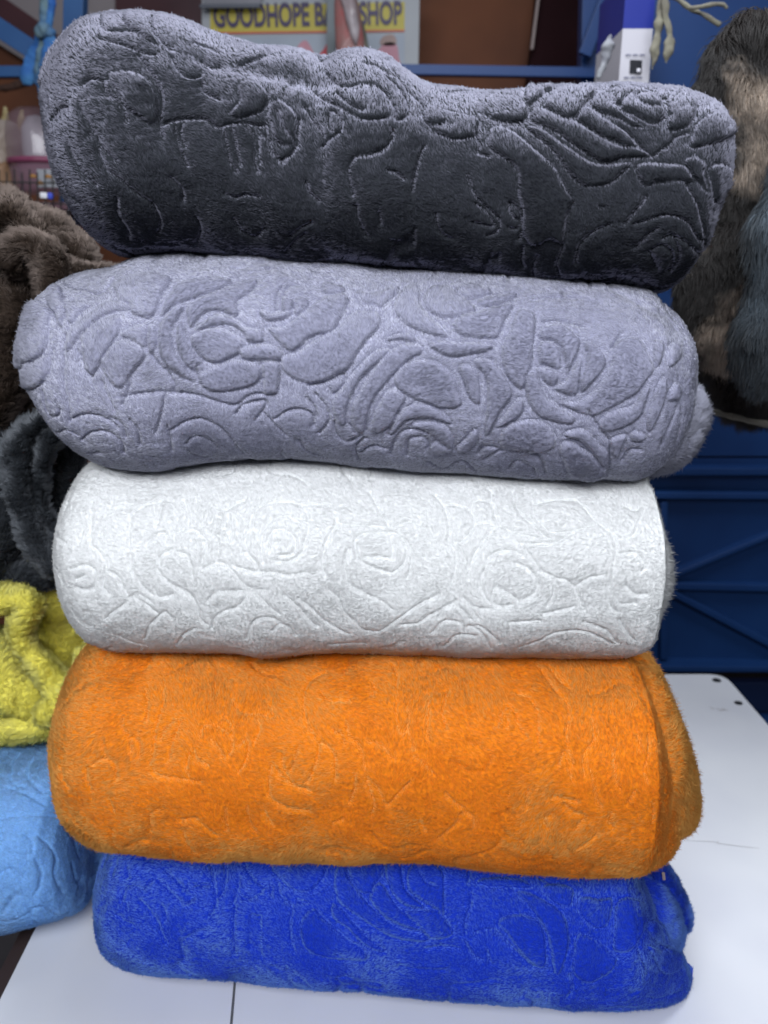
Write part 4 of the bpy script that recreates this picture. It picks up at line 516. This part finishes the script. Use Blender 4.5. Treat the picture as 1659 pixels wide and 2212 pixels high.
# ------------------------------------------------------------------ shop banner
M_ban = plain('banner_vinyl', (.33, .35, .38), .35, (.28, .30, .33), 4)
M_yel = plain('banner_yellow', (.46, .39, .04), .4, (.40, .33, .035), 6)
M_red = plain('banner_red', (.55, .09, .05), .4)
M_pb = plain('banner_pale_blue', (.33, .38, .45), .4, (.27, .31, .38), 5)
M_ink = plain('banner_purple_ink', (.035, .02, .085), .4)
M_pink = plain('banner_pink', (.50, .24, .29), .5, (.42, .2, .26), 9)
M_prd = plain('banner_print_red', (.55, .06, .08), .5)
bn = empty('shop_banner', at(670, 150, 2.9), 'white vinyl banner reading GOODHOPE BABY SHOP on a yellow band', 'banner')
slab('sheet', [(436, -30), (907, -36), (903, 175), (436, 175)], 2.9, .004, M_ban, bn)
slab('yellow_band', [(454, 14), (874, 4), (874, 66), (454, 72)], 2.897, .0025, M_yel, bn)
slab('red_line', [(454, 70), (874, 64), (874, 68), (454, 74)], 2.8955, .001, M_red, bn)
slab('picture_field', [(454, 80), (874, 74), (874, 172), (454, 172)], 2.897, .0025, M_pb, bn)
def blob(name, pts, mat): slab(name, [tuple(p) for p in spline(pts, 5, True)][::-1], 2.894, .002, mat, bn)
blob('printed_figure', [(632, 180), (640, 110), (655, 88), (668, 95), (688, 140), (700, 180)], M_pink)
blob('printed_bottle', [(690, 170), (688, 125), (698, 108), (708, 95), (722, 112), (726, 140), (722, 170)], M_prd)
blob('printed_figure', [(812, 160), (808, 130), (820, 105), (835, 92), (856, 96), (862, 125), (868, 165)], M_pink)
blob('printed_hat', [(822, 96), (826, 80), (846, 74), (856, 84), (852, 98)], plain('printed_tan', (.34, .24, .22), .5))
blob('printed_shoe', [(722, 108), (735, 104), (746, 118), (738, 128), (724, 124)], M_ink)
def text(body, x0, y0, x1, y1, Y, mat, parent, embolden=0.02, hfit=None, name='lettering'):
    c = bpy.data.curves.new(name, 'FONT'); c.body = body; c.size = 1; c.extrude = .004; c.offset = embolden; c.align_x = 'LEFT'
    o = bpy.data.objects.new(name, c); col.objects.link(o); bpy.context.view_layer.update()
    A, B = at(x0, y0, Y), at(x1, y1, Y); d = o.dimensions; wd = (B - A).length
    ang = math.atan2(B.z - A.z, B.x - A.x)
    o.rotation_euler = (math.radians(90), -ang, 0)
    hz = hfit / F_PX * Y * 1.05 if hfit else wd / d.x * .8
    o.scale = (wd / d.x, hz / .72, 1 * .5); c.materials.append(mat)
    if parent: o.parent = parent; o.matrix_parent_inverse = Matrix.Translation(parent.location).inverted()
    o.location = A; bpy.context.view_layer.update()
    me = bpy.data.meshes.new_from_object(o.evaluated_get(bpy.context.evaluated_depsgraph_get())); me.transform(o.matrix_world)
    bpy.data.objects.remove(o); q = bpy.data.objects.new(name, me); col.objects.link(q)
    if not me.materials: me.materials.append(mat)
    q.parent = parent; q.matrix_parent_inverse = Matrix.Translation(parent.location).inverted(); q['kind'] = 'stuff'
    return q
text('GOODHOPE BABY SHOP', 462, 58, 868, 51, 2.895, M_ink, bn, .030, 36)
rl = tag(bar('curtain_rod', at(432, 14, 2.86), at(562, 13, 2.86), .012, .012, plain('grey_rod', (.09, .10, .13), .4)), 'short grey rod across the top left corner of the banner', 'rod')
rl2 = tag(slab('plastic_cover', [(440, -20), (566, -24), (564, 8), (440, 12)], 2.87, .003, plain('dull_plastic', (.20, .20, .23), .3)), 'dull grey plastic sheet folded over the top of the banner', 'plastic sheet')

gp = tag(bar('wall_post', at(716, -200, 2.82), at(716, 330, 2.82), .028, .03, plain('grey_post', (.17, .20, .22), .5)), 'slim grey post standing in front of the banner lettering', 'post')
# red and white packet hanging over the banner
pk = empty('hanging_packet', at(755, 100, 2.6), 'crumpled red and white packet hanging in front of the banner', 'packet')
def lumpy_panel(name, pts, Y, depth, mat, parent, amp=.006, seed=3):
    c = np.array([[*at(x, y, Y)] for x, y in spline(pts, 6, True)]); cen = c.mean(0); G = []
    for k, r in enumerate([1, .97, .8, .5, .2, .01]):
        ring = cen + (c - cen) * r; ring = ring + np.array([0, -depth * (1 - r * r) ** .5, 0]); G.append(ring)
    G = np.array(G); G = G + (amp * noise3(G, .02, seed))[..., None] * np.array([0, 1, 0]); G = np.vstack([G[:1] + np.array([0, .003, 0]), G])
    return from_grid(name, G, mat, parent)
lumpy_panel('packet_front', [(724, -10), (758, -20), (775, 10), (783, 60), (790, 110), (788, 150), (770, 175), (735, 172), (727, 120)], 2.62, .02, plain('crumpled_foil', (.34, .10, .10), .3, (.20, .14, .13), 14, bump=.4, bscale=30), pk)
lumpy_panel('white_print', [(736, -12), (762, -14), (772, 30), (776, 70), (768, 98), (752, 60), (742, 20)], 2.595, .012, plain('packet_white', (.40, .36, .38), .3, (.24, .19, .20), 20), pk)
lumpy_panel('dark_back', [(770, 30), (788, 60), (798, 120), (795, 180), (778, 190), (780, 120)], 2.63, .012, plain('packet_dark', (.06, .07, .06), .3, (.13, .13, .11), 14), pk)

# ------------------------------------------------------------------ blue knotted rag, rope and goods at the left
M_rag = plain('blue_rag', (.02, .09, .32), .8, (.05, .17, .36), 14, bump=.3, bscale=120)
M_rag2 = plain('faded_rag', (.13, .20, .22), .8, (.04, .11, .24), 14, bump=.3, bscale=120)
rg = empty('knotted_rag', at(98, 75, 2.2), 'blue and faded green rag knotted round the rack brace at the left', 'rag')
def strip(name, pts, Y, mat, parent, rads, flat=.45, lump=.004, seed=1, m=16):
    G, _ = tube_grid([at(x, y, Y) for x, y in pts], [r / F_PX * Y for r in rads], 30, m, flat, lump, .015, seed)
    return from_grid(name, G, mat, parent)
strip('cord', [(96, -40), (97, 10), (95, 55)], 2.2, M_rag2, rg, [12, 10, 9], 1, .003)
strip('cord', [(112, -40), (110, 15), (103, 60)], 2.2, M_rag, rg, [8, 7, 7], 1, .003, 2)
strip('knot', [(88, 68), (98, 66), (108, 70)], 2.18, M_rag2, rg, [12, 15, 10], 1, .003, 3)
strip('tail', [(92, 75), (78, 115), (60, 165)], 2.2, M_rag, rg, [10, 14, 17], .4, .0035, 4)
strip('tail', [(96, 78), (90, 130), (82, 175)], 2.19, M_rag2, rg, [8, 12, 10], .5, .0035, 5)
strip('tail', [(104, 76), (112, 130), (108, 188)], 2.18, M_rag, rg, [9, 22, 24], .4, .0035, 6)
strip('tail', [(108, 72), (124, 120), (140, 165)], 2.21, M_rag, rg, [7, 14, 12], .4, .003, 7)
strip('tail', [(110, 170), (109, 210), (106, 245)], 2.21, M_rag, rg, [10, 8, 6], .5, .004, 8)
rp = tag(strip('twisted_rope', [(-40, 195), (10, 190), (60, 178), (120, 170)], 2.9, plain('brown_rope', (.11, .06, .045), .9, (.06, .035, .03), 60), None, [6, 6, 6, 6], 1, .006, 9), 'brown rope sagging across the wall at the left', 'rope')

def lathe(name, prof, x, y, Y, mat, parent=None, n=28, sx=1):
    """prof: (radius px, height px above y)"""
    c = at(x, y, Y); k = Y / F_PX; a = np.linspace(0, 2 * math.pi, n, endpoint=False)
    G = np.array([[(c.x + r * k * math.cos(t) * sx, c.y + r * k * math.sin(t) * .7, c.z + h * k) for t in a] for r, h in prof])
    return from_grid(name, G, mat, parent)
def glassy(name, c, alpha=.35, rough=.08):
    m, nt, b = new_mat(name); b.inputs['Base Color'].default_value = (*c, 1); b.inputs['Roughness'].default_value = rough
    b.inputs['Alpha'].default_value = alpha; b.inputs['Specular IOR Level'].default_value = .8
    return m
M_clear = glassy('pink_clear_plastic', (.30, .20, .24), .30)
pc = empty('pink_carrier', at(75, 410, 2.3), 'clear pink plastic case holding a white domed toy, left of the charcoal roll', 'case')
lathe('lid', [(78, 62), (78, 70), (76, 110), (66, 140), (44, 152), (1, 154)], 98, 418, 2.3, M_clear, pc, sx=.82)
lathe('rim', [(72, 52), (80, 52), (80, 62), (72, 62)], 98, 418, 2.3, plain('magenta_rim', (.20, .05, .10), .3), pc, sx=.82)
lathe('tray', [(66, 0), (74, 6), (76, 52), (70, 52)], 98, 418, 2.3, glassy('pink_tray', (.22, .13, .17), .6), pc, sx=.82)
lathe('white_toy', [(40, 62), (42, 80), (38, 118), (22, 138), (1, 142)], 98, 418, 2.28, plain('white_toy', (.36, .36, .40), .25), pc, sx=.8)
rect('insert_card', 82, 368, 160, 402, 2.17, .01, plain('white_card', (.30, .31, .34), .4), pc, .003)
for x, y in ((70, 378), (103, 379), (86, 393)):
    lathe('gold_button', [(7, -5), (8, -2), (5, 1), (.5, 2)], x, y, 2.14, plain('gold_flower', (.30, .14, .03), .4), pc)
lathe('handle', [(12, 0), (16, 8), (12, 18), (1, 20)], 112, 268, 2.3, plain('magenta_handle', (.35, .05, .16), .4), pc)
bgm = plain('beige_bag', (.30, .24, .20), .4, (.42, .36, .33), 10, bump=.3, bscale=30)
bg_ = empty('plastic_bag', at(15, 400, 2.35), 'translucent bag of beige goods at the left edge of the shelf', 'bag')
lumpy_panel('bag_body', [(-60, 300), (-10, 262), (25, 262), (48, 290), (44, 350), (48, 430), (-60, 440)], 2.36, .05, bgm, bg_, .015, 4)
lumpy_panel('gift_inside', [(-50, 352), (10, 350), (36, 355), (40, 440), (-50, 440)], 2.33, .05, plain('tan_goods', (.32, .19, .11), .5), bg_, .008, 5)
for q, (x, y) in enumerate(((10, 255), (45, 262))):
    strip('bag_ear', [(x, y + 25), (x + 1, y), (x + 2, y - 20)], 2.36, plain('yellow_plastic', (.34, .27, .13), .4), bg_, [6, 7, 4], .6, .003, q)
wb = empty('wire_basket', at(60, 440, 2.05), 'black wire shelf front at the far left, above the brown blanket', 'wire basket')
M_wire = plain('black_wire', (.02, .02, .02), .4)
for i in range(12):
    x = -35 + i * 16.5
    bar('wire', at(x, 372 if i % 2 else 366, 2.05), at(x + 2, 470, 2.05), .0028, .0028, M_wire, wb, 0)
bar('rim_wire', at(-50, 392, 2.045), at(185, 397, 2.045), .0035, .0035, M_wire, wb, 0)
bar('rim_wire', at(-50, 437, 2.045), at(185, 441, 2.045), .0035, .0035, M_wire, wb, 0)
mk = empty('marker_pen', at(102, 425, 1.99), 'small white and blue pen lying in the wire shelf', 'pen')
bar('pen_body', at(87, 422, 2.0), at(103, 423, 2.0), .014, .012, plain('white_plastic', (.75, .75, .8), .3), mk, .004)
bar('pen_cap', at(103.5, 423, 2.0), at(114, 424, 2.0), .015, .012, plain('blue_cap', (.05, .08, .5), .3), mk, .004)
tag(rect('shelf', -260, 436, 330, 452, 2.12, .55, plain('mauve_shelf', (.12, .06, .08), .5, (.08, .04, .05), 4)), 'dark mauve shelf board holding the pink case at the left', 'shelf')

# ------------------------------------------------------------------ right: box, pillar, rags
M_boxw = plain('white_carton', (.50, .49, .54), .45, (.46, .45, .50), 5)
M_boxb = plain('blue_carton', (.012, .025, .24), .4, (.01, .02, .2), 5)
bx = empty('carton_box', at(1367, 300, 1.75), 'tall white and blue carton standing against the blue steel pillar', 'carton')
def quad(name, p, mat, parent, off=0.0):
    return mesh_obj(name, p, [[0, 1, 2, 3]], mat, parent)
A1, B1, C1, D1 = at(1355, -60, 1.75), at(1420, -60, 1.75), at(1390, 320, 1.75), at(1325, 320, 1.75)
A1.y = B1.y = C1.y = D1.y = 1.75
back = Vector((0, .20, 0))
lerp = lambda p, q, t: p + (q - p) * t
def carton(name, t0, t1, mat, grow=0.0):
    a, b, c, d = lerp(A1, D1, t0), lerp(B1, C1, t0), lerp(B1, C1, t1), lerp(A1, D1, t1)
    v = [a, b, c, d] + [p + back for p in (a, b, c, d)]
    return mesh_obj(name, v, [[0, 1, 2, 3], [7, 6, 5, 4], [0, 4, 5, 1], [1, 5, 6, 2], [2, 6, 7, 3], [3, 7, 4, 0]], mat, bx)
tb_ = (57 + 60) / 380
carton('blue_top', 0, tb_, M_boxb); carton('white_body', tb_, 1, M_boxw)
M_blk = plain('black_print', (.012, .013, .02), .4)
slab('black_square', [(1361.5, 129), (1387.5, 130), (1385.5, 158), (1360, 157.5)], 1.747, .0015, M_blk, bx)
lathe('white_dot', [(3.5, -3), (3.5, 3), (.3, 3)], 1379.5, 152, 1.738, M_boxw, bx, 16)
text('Scan to Learn More', 1350, 121.5, 1396, 122.5, 1.747, M_blk, bx, .0, 5, 'small_print') if False else None
for (x0, x1, y) in ((1352, 1394, 117), (1348, 1388, 166)):
    n = 14
    for i in range(n):
        a = x0 + (x1 - x0) * i / n
        if i in (4, 9): continue
        slab('print_line', [(a, y), (a + 2.2, y), (a + 2.1, y + 2.6), (a - .1, y + 2.6)], 1.747, .0012, plain('grey_print', (.10, .11, .2), .5) if i == 0 else bpy.data.materials['grey_print'], bx)
# printed side of the carton: small dark figures
for (x, y, r) in ((1322, 100, 7), (1312, 130, 9), (1328, 118, 5), (1308, 158, 8), (1325, 150, 6)):
    pass
pl = empty('steel_pillar', at(1425, 300, 2.0), 'blue steel pillar between the carton and the cabinet wall', 'pillar')
bar('pillar_face', at(1424, -150, 2.02), at(1404, 900, 2.02), .035, .07, plain('bright_blue_steel', (.02, .13, .36), .4, (.015, .09, .28), 4), pl)
bar('pillar_flange', at(1438, -150, 2.05), at(1420, 900, 2.05), .022, .05, M_dblue, pl)
M_twine = plain('beige_cloth_twine', (.22, .21, .16), .9, (.13, .12, .10), 30, bump=.4, bscale=90)
r1 = empty('hanging_rag', at(1428, 60, 1.7), 'two beige cloth strips hanging down in front of the blue pillar', 'rag')
strip('tail', [(1431, -30), (1424, 40), (1414, 110), (1408, 150)], 1.7, M_twine, r1, [4, 7, 8, 2], .6, .004, 21)
strip('tail', [(1433, -30), (1438, 40), (1446, 80), (1442, 118), (1439, 136)], 1.69, M_twine, r1, [4, 6, 8, 7, 2], .6, .004, 22)
r3_ = tag(strip('twine', [(1436, -14), (1462, -2), (1490, 18), (1520, 32), (1552, 52)], 1.6, M_twine, None, [4, 4, 4, 4, 5], .9, .001, 23), 'beige twine stretched from the pillar to the fur throw', 'twine')
r4_ = tag(strip('twine_end', [(1492, 17), (1515, 14), (1545, 9), (1562, 10), (1569, 16)], 1.58, M_twine, None, [4, 4, 4, 4, 3], .9, .001, 24), 'loose beige twine end sticking out above the fur throw', 'twine')
r5_ = tag(strip('white_rag', [(1318, 80), (1312, 100), (1308, 128), (1294, 165)], 1.65, plain('white_rag', (.26, .27, .29), .8, (.16, .16, .2), 20), None, [4, 11, 9, 3], .6, .004, 25), 'small white rag tied beside the tall carton', 'rag')

# ------------------------------------------------------------------ blue pressed steel cabinet at the right
M_cab = plain('navy_steel', (.008, .036, .13), .45, (.005, .023, .09), 3, bump=.04, bscale=30)
M_cabd = plain('navy_steel_dark', (.006, .014, .05), .45, (.004, .01, .035), 3)
cb = empty('steel_cabinet', at(1560, 1640, 1.9), 'navy blue pressed steel cabinet with ribs, behind the table at the right', 'cabinet')
YC = 1.90
rect('upper_panel', 1375, -120, 2100, 985, YC, .04, M_cab, cb)
rect('lower_panel', 1375, 990, 2100, 1452, YC, .04, M_cab, cb)
def rib(name, x0, y0, x1, y1, wpx, d=.03, Y=YC - .012, mat=None):
    return bar(name, at(x0, y0, Y), at(x1, y1, Y), wpx / F_PX * Y, d, mat or M_cab, cb, .004)
rib('ledge', 1375, 1014, 2100, 1014, 18, .05); rib('ledge', 1375, 1066, 2100, 1070, 16, .04)
rib('edge_flange', 1431, 1080, 1431, 1420, 16, .03)
rib('pressed_rib', 1436, 1246, 1760, 1112, 14); rib('pressed_rib', 1440, 1262, 2100, 1276, 18); rib('pressed_rib', 1440, 1272, 1760, 1440, 16)
rib('bottom_ledge', 1375, 1432, 2100, 1434, 16, .07)
rib('plinth', 1375, 1500, 2100, 1500, 80, .03, YC - .0, M_cabd); rib('plinth_lip', 1375, 1548, 2100, 1552, 10, .06, mat=M_cab); rect('base', 1375, 1560, 2100, 2400, YC + .01, .04, M_cabd, cb)

# ------------------------------------------------------------------ hanging fur throws at the right
def throw(name, label, pts, Y, c1, c2, bands, seed, hair=52000, hl=.018, flat=.35, lump=.012, group='long fur throws hanging at the right'):
    m_ = (cloth_mat(name + '_backing', c1), pile_mat(name + '_fur', c1, c2=c2, bands=bands, shine=.15, var=.45, glint=.12))
    root = empty(name, at(pts[-1][0], pts[-1][1], Y), label, 'throw', group)
    path = [at(x, y, Y) for x, y, r in pts]; rads = [r / F_PX * Y for x, y, r in pts]
    G, _ = tube_grid(path, rads, 60, 50, flat, lump, .07, seed)
    from_grid('backing', G, m_[0], root)
    fur('pile', G, root, m_[1], hair, hl, .00045, flip=outward(G), seed=seed, flow=(-.35, -1), swirl=.6, swirl_scale=.05, lift=.5, clump=.75, cell=.014, drop=.6, kink=.10)
    return root
throw('fur_throw', 'brown and beige banded long fur throw hanging right of the charcoal roll', [(1655, 140, 100), (1635, 250, 135), (1622, 400, 140), (1598, 560, 122), (1585, 665, 105)], 1.22,
      (.018, .014, .013), (.62, .50, .40), (5.5, .49, .60, (1.0, 1, 1.4)), 61)
throw('fur_throw', 'slate blue long fur throw hanging in front of the brown one', [(1790, 340, 90), (1765, 480, 110), (1735, 620, 110), (1705, 735, 105)], 1.10,
      (.020, .030, .042), (.10, .135, .17), (9, .35, .65, (1, 1, .6)), 62, hair=30000)
throw('fur_throw', 'dark brown fur throw lowest of the hanging ones, with a pale hem', [(1650, 640, 120), (1640, 740, 130), (1640, 800, 110)], 1.36,
      (.010, .008, .009), (.05, .035, .03), (8, .35, .7, (1, 1, 1)), 63, hair=22000)
hm = tag(strip('throw_hem', [(1470, 868), (1530, 885), (1600, 905), (1700, 925)], 1.33, plain('hem_band', (.14, .13, .11), .8), None, [5, 6, 6, 6], .6, .002, 64), 'pale hem band under the lowest hanging fur throw', 'hem')

# ------------------------------------------------------------------ neighbouring blankets on the left
GL = 'blankets stacked on the left, behind the tall stack'
m_lb = mats('sky_blue', (.20, .43, .82), var=.2); m_ye = mats('yellow', (1.0, .91, .17), glint=.15, var=.05, gloss=(.96, .94, .4)); m_dg = mats('dark_slate', (.030, .034, .040), shine=.8, gloss=(.26, .28, .31)); m_br = mats('brown', (.040, .028, .021), shine=.7, gloss=(.30, .24, .21))
lb = make_roll('blanket_roll', 'lblue', 'sky blue blanket roll at the bottom left, partly over the table edge', 'blanket', GL, m_lb, PATTERN['lblue'],
               petal=.003, crease=.003, seed=41, hair=160000, hair_len=.005, floor=.003, step=.0022)
make_roll('', 'lblue_in', '', '', None, m_lb, None, hair=9000, seed=42, parent=lb, part='inner_layer', step=.003, hair_len=.006)
ye = empty('bunched_blanket', at(60, 1600, .95), 'bright yellow plush blanket bunched with an open end, above the sky blue roll', 'blanket', GL)
kw = dict(hl=.0075, hr=.00028, cell=.010, clump=.7)
fold(ye, [(-120, 1440, 90), (-20, 1450, 95), (50, 1480, 85), (95, 1520, 60)], .97, m_ye, seed=1, hair=26000, **kw)
fold(ye, [(-120, 1560, 50), (20, 1562, 50), (95, 1550, 38)], .95, m_ye, seed=2, hair=12000, **kw)
kwy = dict(kw, nap=.7, tuft=.2)
fold(ye, [(-80, 1310, 30), (0, 1295, 30), (50, 1290, 30), (62, 1320, 28), (48, 1365, 28), (68, 1415, 28), (105, 1465, 26), (140, 1500, 26)], .93, m_ye, seed=3, hair=20000, **kw)
fold(ye, [(105, 1540, 26), (140, 1510, 30), (165, 1470, 26), (185, 1425, 20)], .925, m_ye, seed=4, hair=12000, **kw)
fold(ye, [(120, 1250, 40), (130, 1340, 55), (140, 1430, 50)], 1.05, m_ye, name='inner_fold', seed=5, hair=14000, **kw)
dg = empty('bunched_blanket', at(60, 1240, .98), 'dark slate plush blanket with its folds showing, between the brown and the yellow one', 'blanket', GL)
fold(dg, [(-60, 900, 60), (-10, 1000, 70), (-5, 1130, 70), (-40, 1260, 60)], 1.0, m_dg, seed=11, hair=16000, **kw)
fold(dg, [(88, 908, 24), (50, 940, 28), (38, 1010, 28), (48, 1090, 28), (75, 1160, 28), (120, 1215, 26)], .955, m_dg, seed=12, hair=16000, **kw)
fold(dg, [(140, 925, 18), (100, 970, 16), (86, 1040, 16), (94, 1110, 16), (125, 1165, 14)], .96, m_dg, seed=13, hair=10000, **kw)
fold(dg, [(150, 960, 30), (140, 1050, 42), (140, 1140, 46), (120, 1230, 40)], 1.03, m_dg, name='inner_fold', seed=14, hair=12000, **kw)
fold(dg, [(-60, 1225, 30), (20, 1230, 36), (110, 1240, 30)], 1.0, m_dg, seed=15, hair=8000, **kw)
br = empty('bunched_blanket', at(40, 900, 1.0), 'brown plush blanket heaped in folds, topmost of the left stack', 'blanket', GL)
fold(br, [(-110, 470, 50), (-30, 462, 46), (30, 468, 40), (62, 505, 32), (70, 560, 30)], 1.0, m_br, seed=21, hair=16000, **kw)
fold(br, [(70, 480, 30), (115, 490, 34), (150, 520, 30), (180, 565, 28), (205, 620, 26)], 1.02, m_br, seed=22, hair=14000, **kw)
fold(br, [(20, 560, 34), (55, 530, 32), (90, 545, 32), (115, 590, 34), (130, 660, 34)], .975, m_br, seed=23, hair=14000, **kw)
fold(br, [(105, 590, 24), (140, 585, 24), (190, 590, 22), (240, 600, 20)], .99, m_br, seed=24, hair=8000, **kw)
fold(br, [(-60, 560, 70), (-5, 620, 72), (10, 720, 72), (-10, 830, 66), (-30, 890, 50)], 1.0, m_br, seed=25, hair=22000, **kw)
fold(br, [(60, 620, 60), (62, 700, 56), (40, 790, 44), (30, 860, 40)], 1.04, m_br, seed=26, hair=16000, **kw)
fold(r5, [(1425, 1885, 20), (1440, 1905, 20), (1446, 1935, 18)], .775, m_blue, name='inner_layer', seed=71, hair=7000, hl=.006, hr=.0002, cell=.005)
fold(r5, [(1440, 1925, 24), (1462, 1955, 27), (1470, 1988, 27)], .765, m_blue, name='inner_layer', seed=72, hair=9000, hl=.006, hr=.0002, cell=.005)
# small price sticker left on the end of the royal blue roll
dg_ = bpy.context.evaluated_depsgraph_get(); o_ = Vector((0, 0, EYE)); d_ = (at(1433, 1893, 1.0) - o_).normalized()
ok_, hit_, *_r = sc.ray_cast(dg_, o_, d_)
ys = (hit_.y if ok_ else .74) - .005
tag(slab('paper_sticker', [(1430, 1885), (1436, 1885), (1438, 1901), (1432, 1902)], ys, .001, plain('beige_paper', (.35, .27, .25), .7)), 'tiny beige paper sticker on the right end of the royal blue roll', 'sticker')
